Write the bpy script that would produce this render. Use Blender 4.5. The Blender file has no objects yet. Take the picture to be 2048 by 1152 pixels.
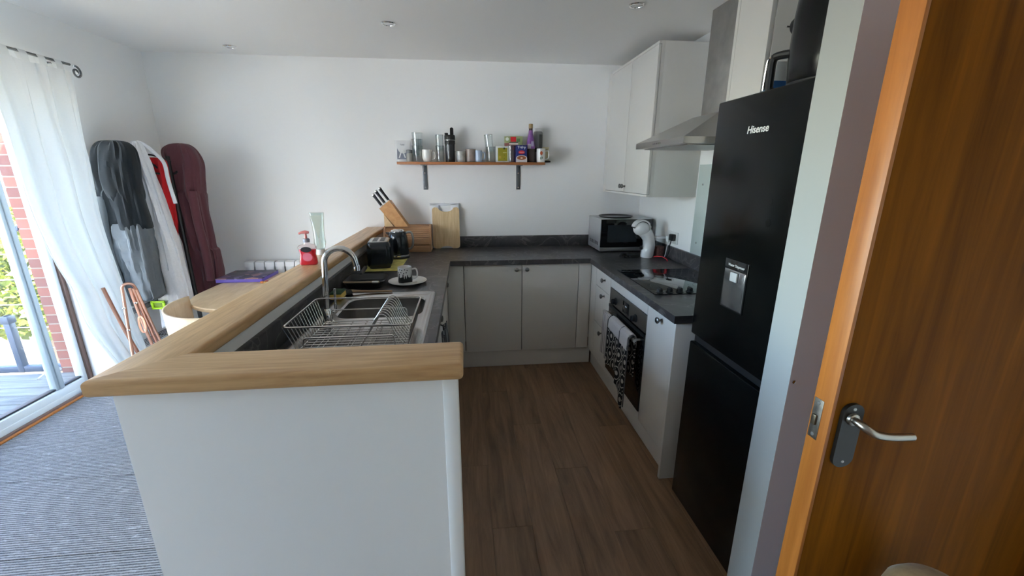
import bpy, bmesh, math, random
from mathutils import Vector, Matrix
random.seed(7)
S = bpy.context.scene
C = S.collection
PI = math.pi

# ---------------------------------------------------------------- camera
cam_d = bpy.data.cameras.new('camera'); cam = bpy.data.objects.new('camera', cam_d); C.objects.link(cam)
S.camera = cam
cam_d.sensor_width = 36.0; cam_d.lens = 36.0*833.45/2048; cam_d.clip_start = 0.02; cam_d.clip_end = 200
def cam_matrix(loc, yaw, pitch, roll):
    f = Vector((math.sin(yaw)*math.cos(pitch), math.cos(yaw)*math.cos(pitch), math.sin(pitch)))
    r = Vector((math.cos(yaw), -math.sin(yaw), 0)); u = r.cross(f)
    r2 = math.cos(roll)*r + math.sin(roll)*u; u2 = -math.sin(roll)*r + math.cos(roll)*u
    m = Matrix((r2, u2, -f)).transposed().to_4x4(); m.translation = Vector(loc)
    return m
cam.matrix_world = cam_matrix((-1.5693, -3.7266, 1.5504), 0.1068, -0.2691, 0.0018)

# ---------------------------------------------------------------- world, sun, portals, exposure
W = bpy.data.worlds.new('world'); S.world = W; W.use_nodes = True
wn = W.node_tree.nodes; wl = W.node_tree.links
sky = wn.new('ShaderNodeTexSky'); sky.sky_type = 'NISHITA'; sky.sun_disc = False
sky.sun_elevation = math.radians(48); sky.sun_rotation = math.radians(120); sky.air_density = 1.0; sky.dust_density = 0.8; sky.ozone_density = 2.0
wl.new(sky.outputs[0], wn['Background'].inputs[0]); wn['Background'].inputs[1].default_value = 4.9
sun_d = bpy.data.lights.new('sun', 'SUN'); sun_d.energy = 84.0; sun_d.angle = math.radians(0.6); sun_d.color = (1.0, 0.945, 0.85)
sun = bpy.data.objects.new('sun', sun_d); C.objects.link(sun); sun.location = (6, -6, 8)
sun.rotation_euler = Vector((-0.42, 0.20, -0.90)).to_track_quat('-Z', 'Y').to_euler()
def portal(y0, y1, z0, z1, x, d3=(1, 0, 0), c=None):
    d = bpy.data.lights.new('daylight_portal', 'AREA'); d.shape = 'RECTANGLE'; d.size = abs(y1-y0); d.size_y = z1-z0
    d.cycles.is_portal = True
    o = bpy.data.objects.new('daylight_portal', d); C.objects.link(o); o.location = c or (x, (y0+y1)/2, (z0+z1)/2)
    o.rotation_euler = Vector(d3).to_track_quat('-Z', 'Z').to_euler()
portal(-3.8, -0.6, 0.0, 2.12, -4.46)
S.view_settings.view_transform = 'Standard'; S.view_settings.look = 'None'; S.view_settings.gamma = 1.0
S.view_settings.use_curve_mapping = False; S.view_settings.exposure = 0.04
S.cycles.max_bounces = 12; S.cycles.diffuse_bounces = 7; S.cycles.transparent_max_bounces = 24

# ---------------------------------------------------------------- helpers
def rgb(r, g, b):
    def l(c):
        c /= 255.0
        return c/12.92 if c <= 0.04045 else ((c+0.055)/1.055)**2.4
    return (l(r), l(g), l(b), 1)

class G:
    """collects geometry"""
    def __init__(s): s.v = []; s.f = []; s.m = []
    def add(s, vs, fs, mi=0):
        o = len(s.v); s.v += [Vector(p) for p in vs]
        for f in fs: s.f.append([i+o for i in f]); s.m.append(mi)
        return s
    def bm(s, b, mi=0, M=None):
        b.verts.index_update()
        vs = [(M @ v.co if M else v.co.copy()) for v in b.verts]
        s.add(vs, [[v.index for v in f.verts] for f in b.faces], mi); b.free(); return s
    def box(s, x0, x1, y0, y1, z0, z1, bev=0.0, seg=2, mi=0, M=None):
        b = bmesh.new(); bmesh.ops.create_cube(b, size=1)
        x0, x1 = min(x0, x1), max(x0, x1); y0, y1 = min(y0, y1), max(y0, y1); z0, z1 = min(z0, z1), max(z0, z1)
        for v in b.verts:
            v.co = Vector(((x0+x1)/2+v.co.x*(x1-x0), (y0+y1)/2+v.co.y*(y1-y0), (z0+z1)/2+v.co.z*(z1-z0)))
        if bev > 0:
            bmesh.ops.bevel(b, geom=b.edges[:], offset=min(bev, .49*min(x1-x0, y1-y0, z1-z0)), segments=seg, profile=0.5, affect='EDGES')
        return s.bm(b, mi, M)
    def loft(s, rings, closed=True, caps=True, mi=0):
        o = len(s.v); n = len(rings[0])
        for r in rings: s.v += [Vector(p) for p in r]
        for i in range(len(rings)-1):
            for j in range(n if closed else n-1):
                k = (j+1) % n
                s.f.append([o+i*n+j, o+i*n+k, o+(i+1)*n+k, o+(i+1)*n+j]); s.m.append(mi)
        if caps and closed:
            s.f.append([o+j for j in range(n)][::-1]); s.m.append(mi)
            s.f.append([o+(len(rings)-1)*n+j for j in range(n)]); s.m.append(mi)
        return s
    def lathe(s, prof, loc=(0, 0, 0), seg=28, mi=0, M=None, caps=True, a0=0, a1=2*PI):
        full = abs(a1-a0-2*PI) < 1e-6
        rings = []
        for r, z in prof:
            ring = []
            for k in range(seg if full else seg+1):
                a = a0+(a1-a0)*k/seg
                p = Vector((r*math.cos(a), r*math.sin(a), z))
                if M: p = M @ p
                ring.append(p+Vector(loc))
            rings.append(ring)
        return s.loft(rings, closed=full, caps=caps and full, mi=mi)
    def tube(s, pts, r, seg=8, closed=False, mi=0, caps=True):
        pts = [Vector(p) for p in pts]; n = len(pts)
        rs = r if isinstance(r, (list, tuple)) else [r]*n
        T = []
        for i in range(n):
            a = pts[(i-1) % n] if (closed or i > 0) else pts[i]; b = pts[(i+1) % n] if (closed or i < n-1) else pts[i]
            t = (b-a); T.append(t.normalized() if t.length > 1e-9 else Vector((0, 0, 1)))
        up = Vector((0, 0, 1)) if abs(T[0].z) < .9 else Vector((1, 0, 0))
        N = (up-T[0]*up.dot(T[0])).normalized(); rings = []
        for i in range(n):
            N = (N-T[i]*N.dot(T[i])).normalized(); B = T[i].cross(N)
            rings.append([pts[i]+(N*math.cos(2*PI*k/seg)+B*math.sin(2*PI*k/seg))*rs[i] for k in range(seg)])
        if closed: rings.append(rings[0])
        return s.loft(rings, caps=caps and not closed, mi=mi)
    def prism(s, poly, axis, a, b, mi=0):
        """poly of 2D points extruded along axis from a to b"""
        def P(p, t):
            return {'x': (t, p[0], p[1]), 'y': (p[0], t, p[1]), 'z': (p[0], p[1], t)}[axis]
        return s.loft([[P(p, a) for p in poly], [P(p, b) for p in poly]], mi=mi)
    def grid(s, fn, nu, nv, mi=0):
        o = len(s.v)
        for j in range(nv+1):
            for i in range(nu+1): s.v.append(Vector(fn(i/nu, j/nv)))
        for j in range(nv):
            for i in range(nu):
                a = o+j*(nu+1)+i; s.f.append([a, a+1, a+nu+2, a+nu+1]); s.m.append(mi)
        return s

def spline(pts, n=6, closed=False):
    pts = [Vector(p) for p in pts]; out = []; m = len(pts)
    for i in range(m if closed else m-1):
        g = (lambda k: pts[k % m]) if closed else (lambda k: pts[max(0, min(m-1, k))])
        p0, p1, p2, p3 = g(i-1), g(i), g(i+1), g(i+2)
        for t in range(n):
            t /= n
            out.append(.5*((2*p1)+(p2-p0)*t+(2*p0-5*p1+4*p2-p3)*t*t+(3*p1-p0-3*p2+p3)*t**3))
    if not closed: out.append(pts[-1])
    return out

def rrect(x0, x1, y0, y1, r, n=6):
    o = []
    for cx, cy, a in ((x1-r, y1-r, 0), (x0+r, y1-r, 90), (x0+r, y0+r, 180), (x1-r, y0+r, 270)):
        for k in range(n+1):
            t = math.radians(a+90*k/n); o.append((cx+r*math.cos(t), cy+r*math.sin(t)))
    return o

MW = {}
def tag(o, label=None, cat=None, group=None, kind=None):
    if label: o['label'] = label
    if cat: o['category'] = cat
    if group: o['group'] = group
    if kind: o['kind'] = kind
    return o
def thing(name, label, cat, loc=(0, 0, 0), rz=0, group=None, kind=None):
    o = bpy.data.objects.new(name, None); C.objects.link(o); o.empty_display_size = .05
    o.location = loc; o.rotation_euler = (0, 0, rz)
    MW[o.name] = Matrix.Translation(loc) @ Matrix.Rotation(rz, 4, 'Z')
    return tag(o, label, cat, group, kind)
def mk(name, g, mat, parent=None, local=False, smooth=None, label=None, cat=None, group=None, kind=None, fix=True, solid=0, sub=0, auto=35):
    """one mesh object. smooth: None = by angle, True, False"""
    vs = g.v; org = Vector((0, 0, 0))
    if parent is None:
        org = Vector(((min(v.x for v in vs)+max(v.x for v in vs))/2, (min(v.y for v in vs)+max(v.y for v in vs))/2, min(v.z for v in vs)))
        vs = [v-org for v in vs]
    elif not local:
        inv = MW[parent.name].inverted(); vs = [inv @ v for v in vs]
    me = bpy.data.meshes.new(name); me.from_pydata([tuple(v) for v in vs], [], g.f)
    mats = mat if isinstance(mat, (list, tuple)) else [mat]
    for m in mats: me.materials.append(m)
    if len(mats) > 1: me.polygons.foreach_set('material_index', g.m)
    if fix:
        b = bmesh.new(); b.from_mesh(me); bmesh.ops.recalc_face_normals(b, faces=b.faces[:]); b.to_mesh(me); b.free()
    if smooth is not False:
        me.polygons.foreach_set('use_smooth', [True]*len(me.polygons))
        if smooth is None: me.set_sharp_from_angle(angle=math.radians(auto))
    me.update()
    o = bpy.data.objects.new(name, me); C.objects.link(o); o.location = org
    if parent is not None:
        o.parent = parent; MW[o.name] = MW[parent.name].copy()
    else: MW[o.name] = Matrix.Translation(org)
    if solid:
        md = o.modifiers.new('thickness', 'SOLIDIFY'); md.thickness = solid; md.offset = 0
    if sub:
        md = o.modifiers.new('smooth', 'SUBSURF'); md.levels = sub; md.render_levels = sub
    return tag(o, label, cat, group, kind)
def box(name, x0, x1, y0, y1, z0, z1, mat, parent=None, bev=.0015, local=False, **k):
    return mk(name, G().box(x0, x1, y0, y1, z0, z1, bev), mat, parent, local, **k)
def struct(name, g, mat, **k): return mk(name, g, mat, kind='structure', **k)
def text(name, body, size, M, mat, parent, extrude=.0004, shear=0, ax='CENTER', bold=0):
    cu = bpy.data.curves.new(name, 'FONT'); cu.body = body; cu.size = size; cu.extrude = extrude; cu.align_x = ax; cu.align_y = 'CENTER'; cu.shear = shear; cu.offset = bold
    t = bpy.data.objects.new('tmp_text', cu); C.objects.link(t)
    dg = bpy.context.evaluated_depsgraph_get(); me = bpy.data.meshes.new_from_object(t.evaluated_get(dg))
    bpy.data.objects.remove(t)
    g = G(); g.add([M @ v.co for v in me.vertices], [list(p.vertices) for p in me.polygons]); bpy.data.meshes.remove(me)
    return mk(name, g, mat, parent, smooth=False)
def frame_matrix(o, ux, uy):
    ux = Vector(ux).normalized(); uy = Vector(uy).normalized(); uz = ux.cross(uy)
    m = Matrix((ux, uy, uz)).transposed().to_4x4(); m.translation = Vector(o); return m
def copy_tree(o, loc, rz=None, label=None):
    c = o.copy(); C.objects.link(c); c.location = loc
    if rz is not None: c.rotation_euler = (0, 0, rz)
    if label: c['label'] = label
    for ch in list(o.children):
        d = ch.copy(); C.objects.link(d); d.parent = c
        for gch in list(ch.children):
            e = gch.copy(); C.objects.link(e); e.parent = d
    return c

# ---------------------------------------------------------------- materials
def new_mat(name):
    m = bpy.data.materials.new(name); m.use_nodes = True
    return m, m.node_tree.nodes, m.node_tree.links, m.node_tree.nodes['Principled BSDF']
def plain(name, col, rough=.5, metal=0, spec=.5, coat=0, bump=0, bscale=200, var=0, vscale=8):
    m, n, l, p = new_mat(name)
    p.inputs['Base Color'].default_value = col; p.inputs['Roughness'].default_value = rough
    p.inputs['Metallic'].default_value = metal; p.inputs['Specular IOR Level'].default_value = spec
    p.inputs['Coat Weight'].default_value = coat
    if bump or var:
        tc = n.new('ShaderNodeTexCoord')
    if bump:
        no = n.new('ShaderNodeTexNoise'); no.inputs['Scale'].default_value = bscale; no.inputs['Detail'].default_value = 3
        l.new(tc.outputs['Object'], no.inputs['Vector'])
        b = n.new('ShaderNodeBump'); b.inputs['Strength'].default_value = bump; b.inputs['Distance'].default_value = .002
        l.new(no.outputs['Fac'], b.inputs['Height']); l.new(b.outputs[0], p.inputs['Normal'])
    if var:
        no = n.new('ShaderNodeTexNoise'); no.inputs['Scale'].default_value = vscale; no.inputs['Detail'].default_value = 5
        l.new(tc.outputs['Object'], no.inputs['Vector'])
        r = n.new('ShaderNodeValToRGB'); r.color_ramp.elements[0].position = .3; r.color_ramp.elements[1].position = .7
        r.color_ramp.elements[0].color = [c*(1-var) for c in col[:3]]+[1]; r.color_ramp.elements[1].color = [min(1, c*(1+var)) for c in col[:3]]+[1]
        l.new(no.outputs['Fac'], r.inputs[0]); l.new(r.outputs[0], p.inputs['Base Color'])
    return m
def wood(name, c1, c2, stretch=(1, 12, 12), scale=3.0, rough=.45, bump=.08, rnd=0, spec=.5):
    """grain runs along the axis with the small stretch value"""
    m, n, l, p = new_mat(name)
    tc = n.new('ShaderNodeTexCoord'); mp = n.new('ShaderNodeMapping'); mp.inputs['Scale'].default_value = stretch
    l.new(tc.outputs['Object'], mp.inputs['Vector'])
    vec = mp.outputs[0]
    if rnd:
        oi = n.new('ShaderNodeObjectInfo'); ad = n.new('ShaderNodeVectorMath'); ad.operation = 'ADD'
        mu = n.new('ShaderNodeMath'); mu.operation = 'MULTIPLY'; mu.inputs[1].default_value = 37.0
        l.new(oi.outputs['Random'], mu.inputs[0]); l.new(mp.outputs[0], ad.inputs[0]); l.new(mu.outputs[0], ad.inputs[1]); vec = ad.outputs[0]
    no = n.new('ShaderNodeTexNoise'); no.inputs['Scale'].default_value = scale; no.inputs['Detail'].default_value = 8; no.inputs['Roughness'].default_value = .62; no.inputs['Distortion'].default_value = .6
    l.new(vec, no.inputs['Vector'])
    r = n.new('ShaderNodeValToRGB'); r.color_ramp.elements[0].position = .32; r.color_ramp.elements[1].position = .68
    r.color_ramp.elements[0].color = c1; r.color_ramp.elements[1].color = c2
    l.new(no.outputs['Fac'], r.inputs[0]); col = r.outputs[0]
    if rnd:
        hv = n.new('ShaderNodeHueSaturation'); mr = n.new('ShaderNodeMapRange'); mr.inputs['To Min'].default_value = 1-rnd; mr.inputs['To Max'].default_value = 1+rnd
        l.new(oi.outputs['Random'], mr.inputs['Value']); l.new(mr.outputs[0], hv.inputs['Value']); l.new(col, hv.inputs['Color']); col = hv.outputs[0]
    l.new(col, p.inputs['Base Color']); p.inputs['Roughness'].default_value = rough; p.inputs['Specular IOR Level'].default_value = spec
    b = n.new('ShaderNodeBump'); b.inputs['Strength'].default_value = bump; b.inputs['Distance'].default_value = .002
    l.new(no.outputs['Fac'], b.inputs['Height']); l.new(b.outputs[0], p.inputs['Normal'])
    return m
def thin_glass(name, tint=(1, 1, 1, 1), ior=1.45, rough=0.0, boost=1.0):
    m = bpy.data.materials.new(name); m.use_nodes = True; n = m.node_tree.nodes; l = m.node_tree.links; n.clear()
    o = n.new('ShaderNodeOutputMaterial'); mx = n.new('ShaderNodeMixShader'); t = n.new('ShaderNodeBsdfTransparent'); gl = n.new('ShaderNodeBsdfGlossy'); fr = n.new('ShaderNodeFresnel')
    t.inputs[0].default_value = tint; gl.inputs['Roughness'].default_value = rough; fr.inputs[0].default_value = ior
    ge = n.new('ShaderNodeNewGeometry'); mi_ = n.new('ShaderNodeMapRange'); mi_.inputs['To Min'].default_value = ior; mi_.inputs['To Max'].default_value = 1/ior
    l.new(ge.outputs['Backfacing'], mi_.inputs['Value']); l.new(mi_.outputs[0], fr.inputs[0])   # same reflectance on both faces
    if boost != 1:
        mu = n.new('ShaderNodeMath'); mu.operation = 'MULTIPLY'; mu.inputs[1].default_value = boost; mu.use_clamp = True
        l.new(fr.outputs[0], mu.inputs[0]); l.new(mu.outputs[0], mx.inputs[0])
    else: l.new(fr.outputs[0], mx.inputs[0])
    l.new(t.outputs[0], mx.inputs[1]); l.new(gl.outputs[0], mx.inputs[2]); l.new(mx.outputs[0], o.inputs[0])
    return m
def cloth(name, col, trans=0.0, rough=.9, weave=900, bump=.25, var=.06):
    m, n, l, p = new_mat(name)
    tc = n.new('ShaderNodeTexCoord'); no = n.new('ShaderNodeTexNoise'); no.inputs['Scale'].default_value = weave/6; no.inputs['Detail'].default_value = 4
    l.new(tc.outputs['Object'], no.inputs['Vector'])
    r = n.new('ShaderNodeValToRGB'); r.color_ramp.elements[0].color = [c*(1-var*2) for c in col[:3]]+[1]; r.color_ramp.elements[1].color = [min(1, c*(1+var)) for c in col[:3]]+[1]
    l.new(no.outputs['Fac'], r.inputs[0]); l.new(r.outputs[0], p.inputs['Base Color'])
    p.inputs['Roughness'].default_value = rough; p.inputs['Specular IOR Level'].default_value = .15; p.inputs['Sheen Weight'].default_value = .15
    b = n.new('ShaderNodeBump'); b.inputs['Strength'].default_value = bump; b.inputs['Distance'].default_value = .001
    l.new(no.outputs['Fac'], b.inputs['Height']); l.new(b.outputs[0], p.inputs['Normal'])
    if trans:
        o = n['Material Output']; mx = n.new('ShaderNodeMixShader'); mx.inputs[0].default_value = trans
        tr = n.new('ShaderNodeBsdfTranslucent'); tr.inputs[0].default_value = col
        l.new(p.outputs[0], mx.inputs[1]); l.new(tr.outputs[0], mx.inputs[2]); l.new(mx.outputs[0], o.inputs[0])
    return m

M_wall = plain('wall_paint', (.88, .88, .87, 1), .75, spec=.25, bump=.05, bscale=90)
M_shadetint = plain('shade_tinted_white', rgb(236, 224, 228), .7, spec=.25, bump=.05, bscale=90)  # white wall paint with the mauve cast of its shade in the colour
M_ceil = plain('ceiling_paint', (.88, .875, .86, 1), .85, spec=.2, bump=.04, bscale=70)
M_cab = plain('cabinet_grey', rgb(216, 213, 207), .42, spec=.4, bump=.015, bscale=300)
M_carcass = plain('cabinet_carcass', rgb(118, 115, 111), .6)
M_gap = plain('dark_gap', (.02, .02, .02, 1), .9)
M_steel = plain('brushed_steel', (.55, .54, .52, 1), .32, 1, bump=.03, bscale=150)
M_dullsteel = plain('dull_steel', (.42, .41, .39, 1), .45, 1, var=.12, vscale=14)
M_chrome = plain('chrome', (.8, .8, .8, 1), .08, 1)
M_pewter = plain('pewter_knob', (.25, .24, .23, 1), .3, 1)
M_blackgloss = plain('black_gloss', (.006, .006, .007, 1), .06, coat=.3)
M_blackglass = plain('hob_glass', (.004, .004, .005, 1), .03, spec=.9, coat=.6)
M_blackmat = plain('black_plastic', (.012, .012, .013, 1), .45)
M_fridge = plain('fridge_black', (.003, .0035, .0035, 1), .18, spec=.22)
M_white = plain('white_plastic', (.78, .78, .77, 1), .3)
M_ceramic = plain('white_ceramic', (.76, .75, .72, 1), .15, coat=.3)
M_oak = wood('oak_x', rgb(178, 136, 90), rgb(214, 174, 124), (1.2, 16, 16), 3.0, .35)
M_oaky = wood('oak_y', rgb(178, 136, 90), rgb(214, 174, 124), (16, 1.2, 16), 3.0, .35)
M_floor = wood('vinyl_plank', rgb(104, 78, 56), rgb(152, 120, 92), (9, .8, 9), 2.4, .42, .04, rnd=.10)
M_door = wood('stained_door', rgb(92, 50, 3), rgb(136, 80, 10), (11, 11, .55), 2.0, .55, .06, spec=.1)
M_lipping = wood('door_lipping', rgb(156, 90, 32), rgb(184, 114, 48), (14, 14, .9), 2.6, .4, .06)
M_pine = wood('light_wood', rgb(206, 176, 136), rgb(226, 200, 164), (10, 2, 10), 3.0, .4)
M_ply = wood('birch_ply', rgb(200, 172, 138), rgb(220, 196, 164), (6, 6, 2), 3.0, .45)
M_bamboo = wood('bamboo', rgb(204, 172, 126), rgb(228, 202, 160), (22, 22, 1.0), 2.5, .45)
M_blockwood = wood('block_wood', rgb(184, 130, 78), rgb(206, 156, 104), (5, 5, 5), 5, .45)
M_shelfwood = wood('shelf_wood', rgb(150, 92, 52), rgb(180, 116, 68), (1.2, 14, 14), 3, .4)
M_binwood = wood('bread_bin_wood', rgb(176, 130, 92), rgb(200, 156, 116), (1.2, 16, 16), 3, .45)
M_glass = thin_glass('drinking_glass', (.93, .95, .95, 1), 1.5, 0, 1.6)
M_pane = thin_glass('window_pane', (.97, .985, .98, 1), 1.45)
M_splash = plain('splashback_glass', rgb(205, 216, 212), .06, coat=.5)
M_upvc = plain('door_frame_grey', rgb(205, 208, 208), .35)
M_frameedge = plain('brown_frame_edge', rgb(112, 88, 78), .5)
M_curtain = cloth('curtain_white', (.78, .79, .78, 1), .14, weave=700, bump=.1, var=.02)
M_copper = plain('copper', (.62, .34, .25, 1), .28, 1)
M_tan = cloth('tan_weave', rgb(150, 122, 84), 0, weave=300, bump=.6, var=.25)

def worktop_mat():
    m, n, l, p = new_mat('worktop_stone')
    tc = n.new('ShaderNodeTexCoord')
    a = n.new('ShaderNodeTexNoise'); a.inputs['Scale'].default_value = 5; a.inputs['Detail'].default_value = 10; a.inputs['Roughness'].default_value = .65; a.inputs['Distortion'].default_value = 1.4
    l.new(tc.outputs['Object'], a.inputs['Vector'])
    r = n.new('ShaderNodeValToRGB'); e = r.color_ramp.elements; e[0].position = .3; e[0].color = rgb(44, 43, 45); e[1].position = .75; e[1].color = rgb(80, 78, 80)
    l.new(a.outputs['Fac'], r.inputs[0])
    w = n.new('ShaderNodeTexNoise'); w.inputs['Scale'].default_value = 3.2; w.inputs['Detail'].default_value = 8; w.inputs['Distortion'].default_value = 2.2
    l.new(tc.outputs['Object'], w.inputs['Vector'])
    r2 = n.new('ShaderNodeValToRGB'); e = r2.color_ramp.elements; e[0].position = .47; e[0].color = (0, 0, 0, 1); e[1].position = .53; e[1].color = (0, 0, 0, 1)
    k = e.new(.5); k.color = (.38, .38, .38, 1)
    l.new(w.outputs['Fac'], r2.inputs[0])
    mx = n.new('ShaderNodeMix'); mx.data_type = 'RGBA'; l.new(r2.outputs[0], mx.inputs['Factor']); l.new(r.outputs[0], mx.inputs[6]); mx.inputs[7].default_value = rgb(140, 134, 132)
    l.new(mx.outputs[2], p.inputs['Base Color']); p.inputs['Roughness'].default_value = .33
    b = n.new('ShaderNodeBump'); b.inputs['Strength'].default_value = .12; b.inputs['Distance'].default_value = .002
    l.new(a.outputs['Fac'], b.inputs['Height']); l.new(b.outputs[0], p.inputs['Normal'])
    return m
M_top = worktop_mat()
def carpet_mat():
    m, n, l, p = new_mat('ribbed_carpet')
    tc = n.new('ShaderNodeTexCoord')
    w = n.new('ShaderNodeTexWave'); w.bands_direction = 'Y'; w.inputs['Scale'].default_value = 25; w.inputs['Distortion'].default_value = 2.0; w.inputs['Detail'].default_value = 3; w.inputs['Detail Scale'].default_value = 3
    mp = n.new('ShaderNodeMapping'); mp.inputs['Scale'].default_value = (.35, 1, 1)
    ge = n.new('ShaderNodeNewGeometry'); l.new(ge.outputs['Position'], mp.inputs['Vector']); l.new(mp.outputs[0], w.inputs['Vector'])
    f = n.new('ShaderNodeTexNoise'); f.inputs['Scale'].default_value = 260; f.inputs['Detail'].default_value = 2
    l.new(ge.outputs['Position'], f.inputs['Vector'])
    ad = n.new('ShaderNodeMath'); ad.operation = 'ADD'; l.new(w.outputs['Fac'], ad.inputs[0]); l.new(f.outputs['Fac'], ad.inputs[1])
    r = n.new('ShaderNodeValToRGB'); e = r.color_ramp.elements; e[0].position = .25; e[0].color = rgb(66, 63, 61); e[1].position = 1.0; e[1].color = rgb(156, 150, 144)
    mr = n.new('ShaderNodeMath'); mr.operation = 'MULTIPLY'; mr.inputs[1].default_value = .6; l.new(ad.outputs[0], mr.inputs[0]); l.new(mr.outputs[0], r.inputs[0])
    # worn matted flecks
    k = n.new('ShaderNodeTexNoise'); k.inputs['Scale'].default_value = 26; k.inputs['Detail'].default_value = 8; k.inputs['Roughness'].default_value = .75
    mp2 = n.new('ShaderNodeMapping'); mp2.inputs['Scale'].default_value = (.5, 1.4, 1); l.new(ge.outputs['Position'], mp2.inputs['Vector']); l.new(mp2.outputs[0], k.inputs['Vector'])
    r2 = n.new('ShaderNodeValToRGB'); e = r2.color_ramp.elements; e[0].position = .56; e[0].color = (0, 0, 0, 1); e[1].position = .72; e[1].color = (.55, .55, .55, 1)
    l.new(k.outputs['Fac'], r2.inputs[0])
    mx = n.new('ShaderNodeMix'); mx.data_type = 'RGBA'; l.new(r2.outputs[0], mx.inputs['Factor']); l.new(r.outputs[0], mx.inputs[6]); mx.inputs[7].default_value = rgb(196, 192, 188)
    l.new(mx.outputs[2], p.inputs['Base Color']); p.inputs['Roughness'].default_value = .95; p.inputs['Specular IOR Level'].default_value = .2
    a2 = n.new('ShaderNodeMath'); a2.operation = 'ADD'; l.new(ad.outputs[0], a2.inputs[0]); l.new(r2.outputs[0], a2.inputs[1])
    b = n.new('ShaderNodeBump'); b.inputs['Strength'].default_value = .9; b.inputs['Distance'].default_value = .004
    l.new(a2.outputs[0], b.inputs['Height']); l.new(b.outputs[0], p.inputs['Normal'])
    return m
M_carpet = carpet_mat()

# ================================================================ THE ROOM
CH = 2.417          # ceiling height
struct('wall_back', G().box(-4.46, .12, 0, .12, -.1, CH+.08), M_wall, smooth=False)
struct('wall_right', G().box(0, .12, -5.6, 0, -.1, CH+.08), M_wall, smooth=False)
struct('wall_front', G().box(-4.46, .12, -5.72, -5.6, -.1, CH+.08), M_wall, smooth=False)
g = G()
for y0, y1, z0, z1 in ((-5.6, -3.8, -.1, CH+.08),):
    g.box(-4.46, -3.95, y0, y1, z0, z1)
HEADER = [(-4.46, -3.8), (-3.95, -3.8), (-3.95, -.74), (-4.36, -.60), (-4.46, -.60)]
g.prism(HEADER, 'z', 2.12, CH+.08)
g.prism([(-4.46, 0), (-3.95, 0), (-3.95, -.74), (-4.36, -.60), (-4.46, -.60)], 'z', -.1, CH+.08)
struct('wall_left', g, M_wall, smooth=False)
struct('ceiling', G().box(-3.95, 0, -5.6, 0, CH, CH+.08), M_ceil, smooth=False)
# floor: vinyl planks on a slab
fl = struct('floor', G().box(-2.41, 0, -5.6, 0, -.1, -.006), plain('floor_slab', rgb(90, 74, 60), .6), smooth=False)
pw, pl = .1815, 1.22
plank = None
for i in range(13):
    x0 = -2.40+i*pw; off = (i*.43) % pl
    ys = [0.0]; y = -off-.05
    while y > -4.6: ys.append(y); y -= pl
    ys.append(-4.6)
    for a, b in zip(ys[:-1], ys[1:]):
        if a-b < .06: continue
        g = G().box(-pw/2+.0003, pw/2-.0003, -(a-b)/2+.0004, (a-b)/2-.0004, -.006, 0, .0006, 1)
        o = mk('plank', g, M_floor, fl, local=True, smooth=False)
        o.location = Vector((min(x0+pw/2, -pw/2-.001), (a+b)/2, 0))-fl.location
# carpet in strips on the left
cp = struct('carpet', G().box(-4.40, -2.41, -5.6, 0, -.1, -.009), plain('carpet_underlay', rgb(90, 86, 82), .95), smooth=False)
ys = [0, -.15, -.6, -1.15, -1.65, -2.15, -2.65, -3.8, -4.5, -5.6]
for a, b in zip(ys[:-1], ys[1:]):
    inrev = (-3.8 <= b and a <= -.6) 
    mk('carpet_tile', G().box(-4.355 if inrev else -3.948, -2.412 if a > -2.7 else -2.412, a-.0012, b+.0012, -.009, .001, .003, 2), M_carpet, cp, smooth=False)
# skirting
struct('baseboard_back', G().box(-3.93, -2.44, -.016, 0, .001, .075, .003), M_white)
struct('baseboard_left', G().prism([(-4.355, -.602), (-3.95, -.741), (-3.945, -.756), (-4.35, -.617)], 'z', .001, .075).box(-3.95, -3.934, -.756, -.016, .001, .075, .003), M_white)
# half wall around the kitchen with an oak capping
struct('wall_partition', G().box(-2.405, -1.607, -2.76, -2.66, 0, 1.056).box(-2.405, -2.31, -2.66, 0, 0, 1.056), M_wall, smooth=False)
struct('trim_1', G().box(-1.642, -1.6055, -2.7615, -2.66, 0, 1.055, .0012), M_wall)
cap = thing('oak_capping', 'long L-shaped light oak board capping the white half wall', 'worktop ledge', (-2.36, -2.71, 1.056))
def cap_board(poly, skip, mat):
    b = bmesh.new()
    lo = [b.verts.new((x, y, 1.056)) for x, y in poly]; hi = [b.verts.new((x, y, 1.098)) for x, y in poly]
    b.faces.new(lo[::-1]); b.faces.new(hi); n = len(poly)
    for i in range(n): b.faces.new((lo[i], lo[(i+1) % n], hi[(i+1) % n], hi[i]))
    b.edges.ensure_lookup_table(); ed = []
    for e in b.edges:
        mx = (e.verts[0].co+e.verts[1].co)/2
        vert = abs(e.verts[0].co.z-e.verts[1].co.z) > .01
        mid = any((Vector((mx.x, mx.y))-(Vector(poly[i])+Vector(poly[(i+1) % n]))/2).length < 1e-4 for i in skip)
        ends = any(vert and (Vector((mx.x, mx.y))-Vector(poly[k])).length < 1e-4 for i in skip for k in (i, (i+1) % n))
        if not mid and not ends: ed.append(e)
    bmesh.ops.bevel(b, geom=ed, offset=.011, segments=4, profile=.5, affect='EDGES')
    return mk('cap_board', G().bm(b), mat, cap)
cap_board([(-2.44, 0), (-2.29, 0), (-2.29, -2.638), (-2.44, -2.788)], (0, 2), M_oaky)
cap_board([(-2.4403, -2.7885), (-2.2903, -2.6385), (-1.589, -2.632), (-1.589, -2.788)], (0,), M_oak)
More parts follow.
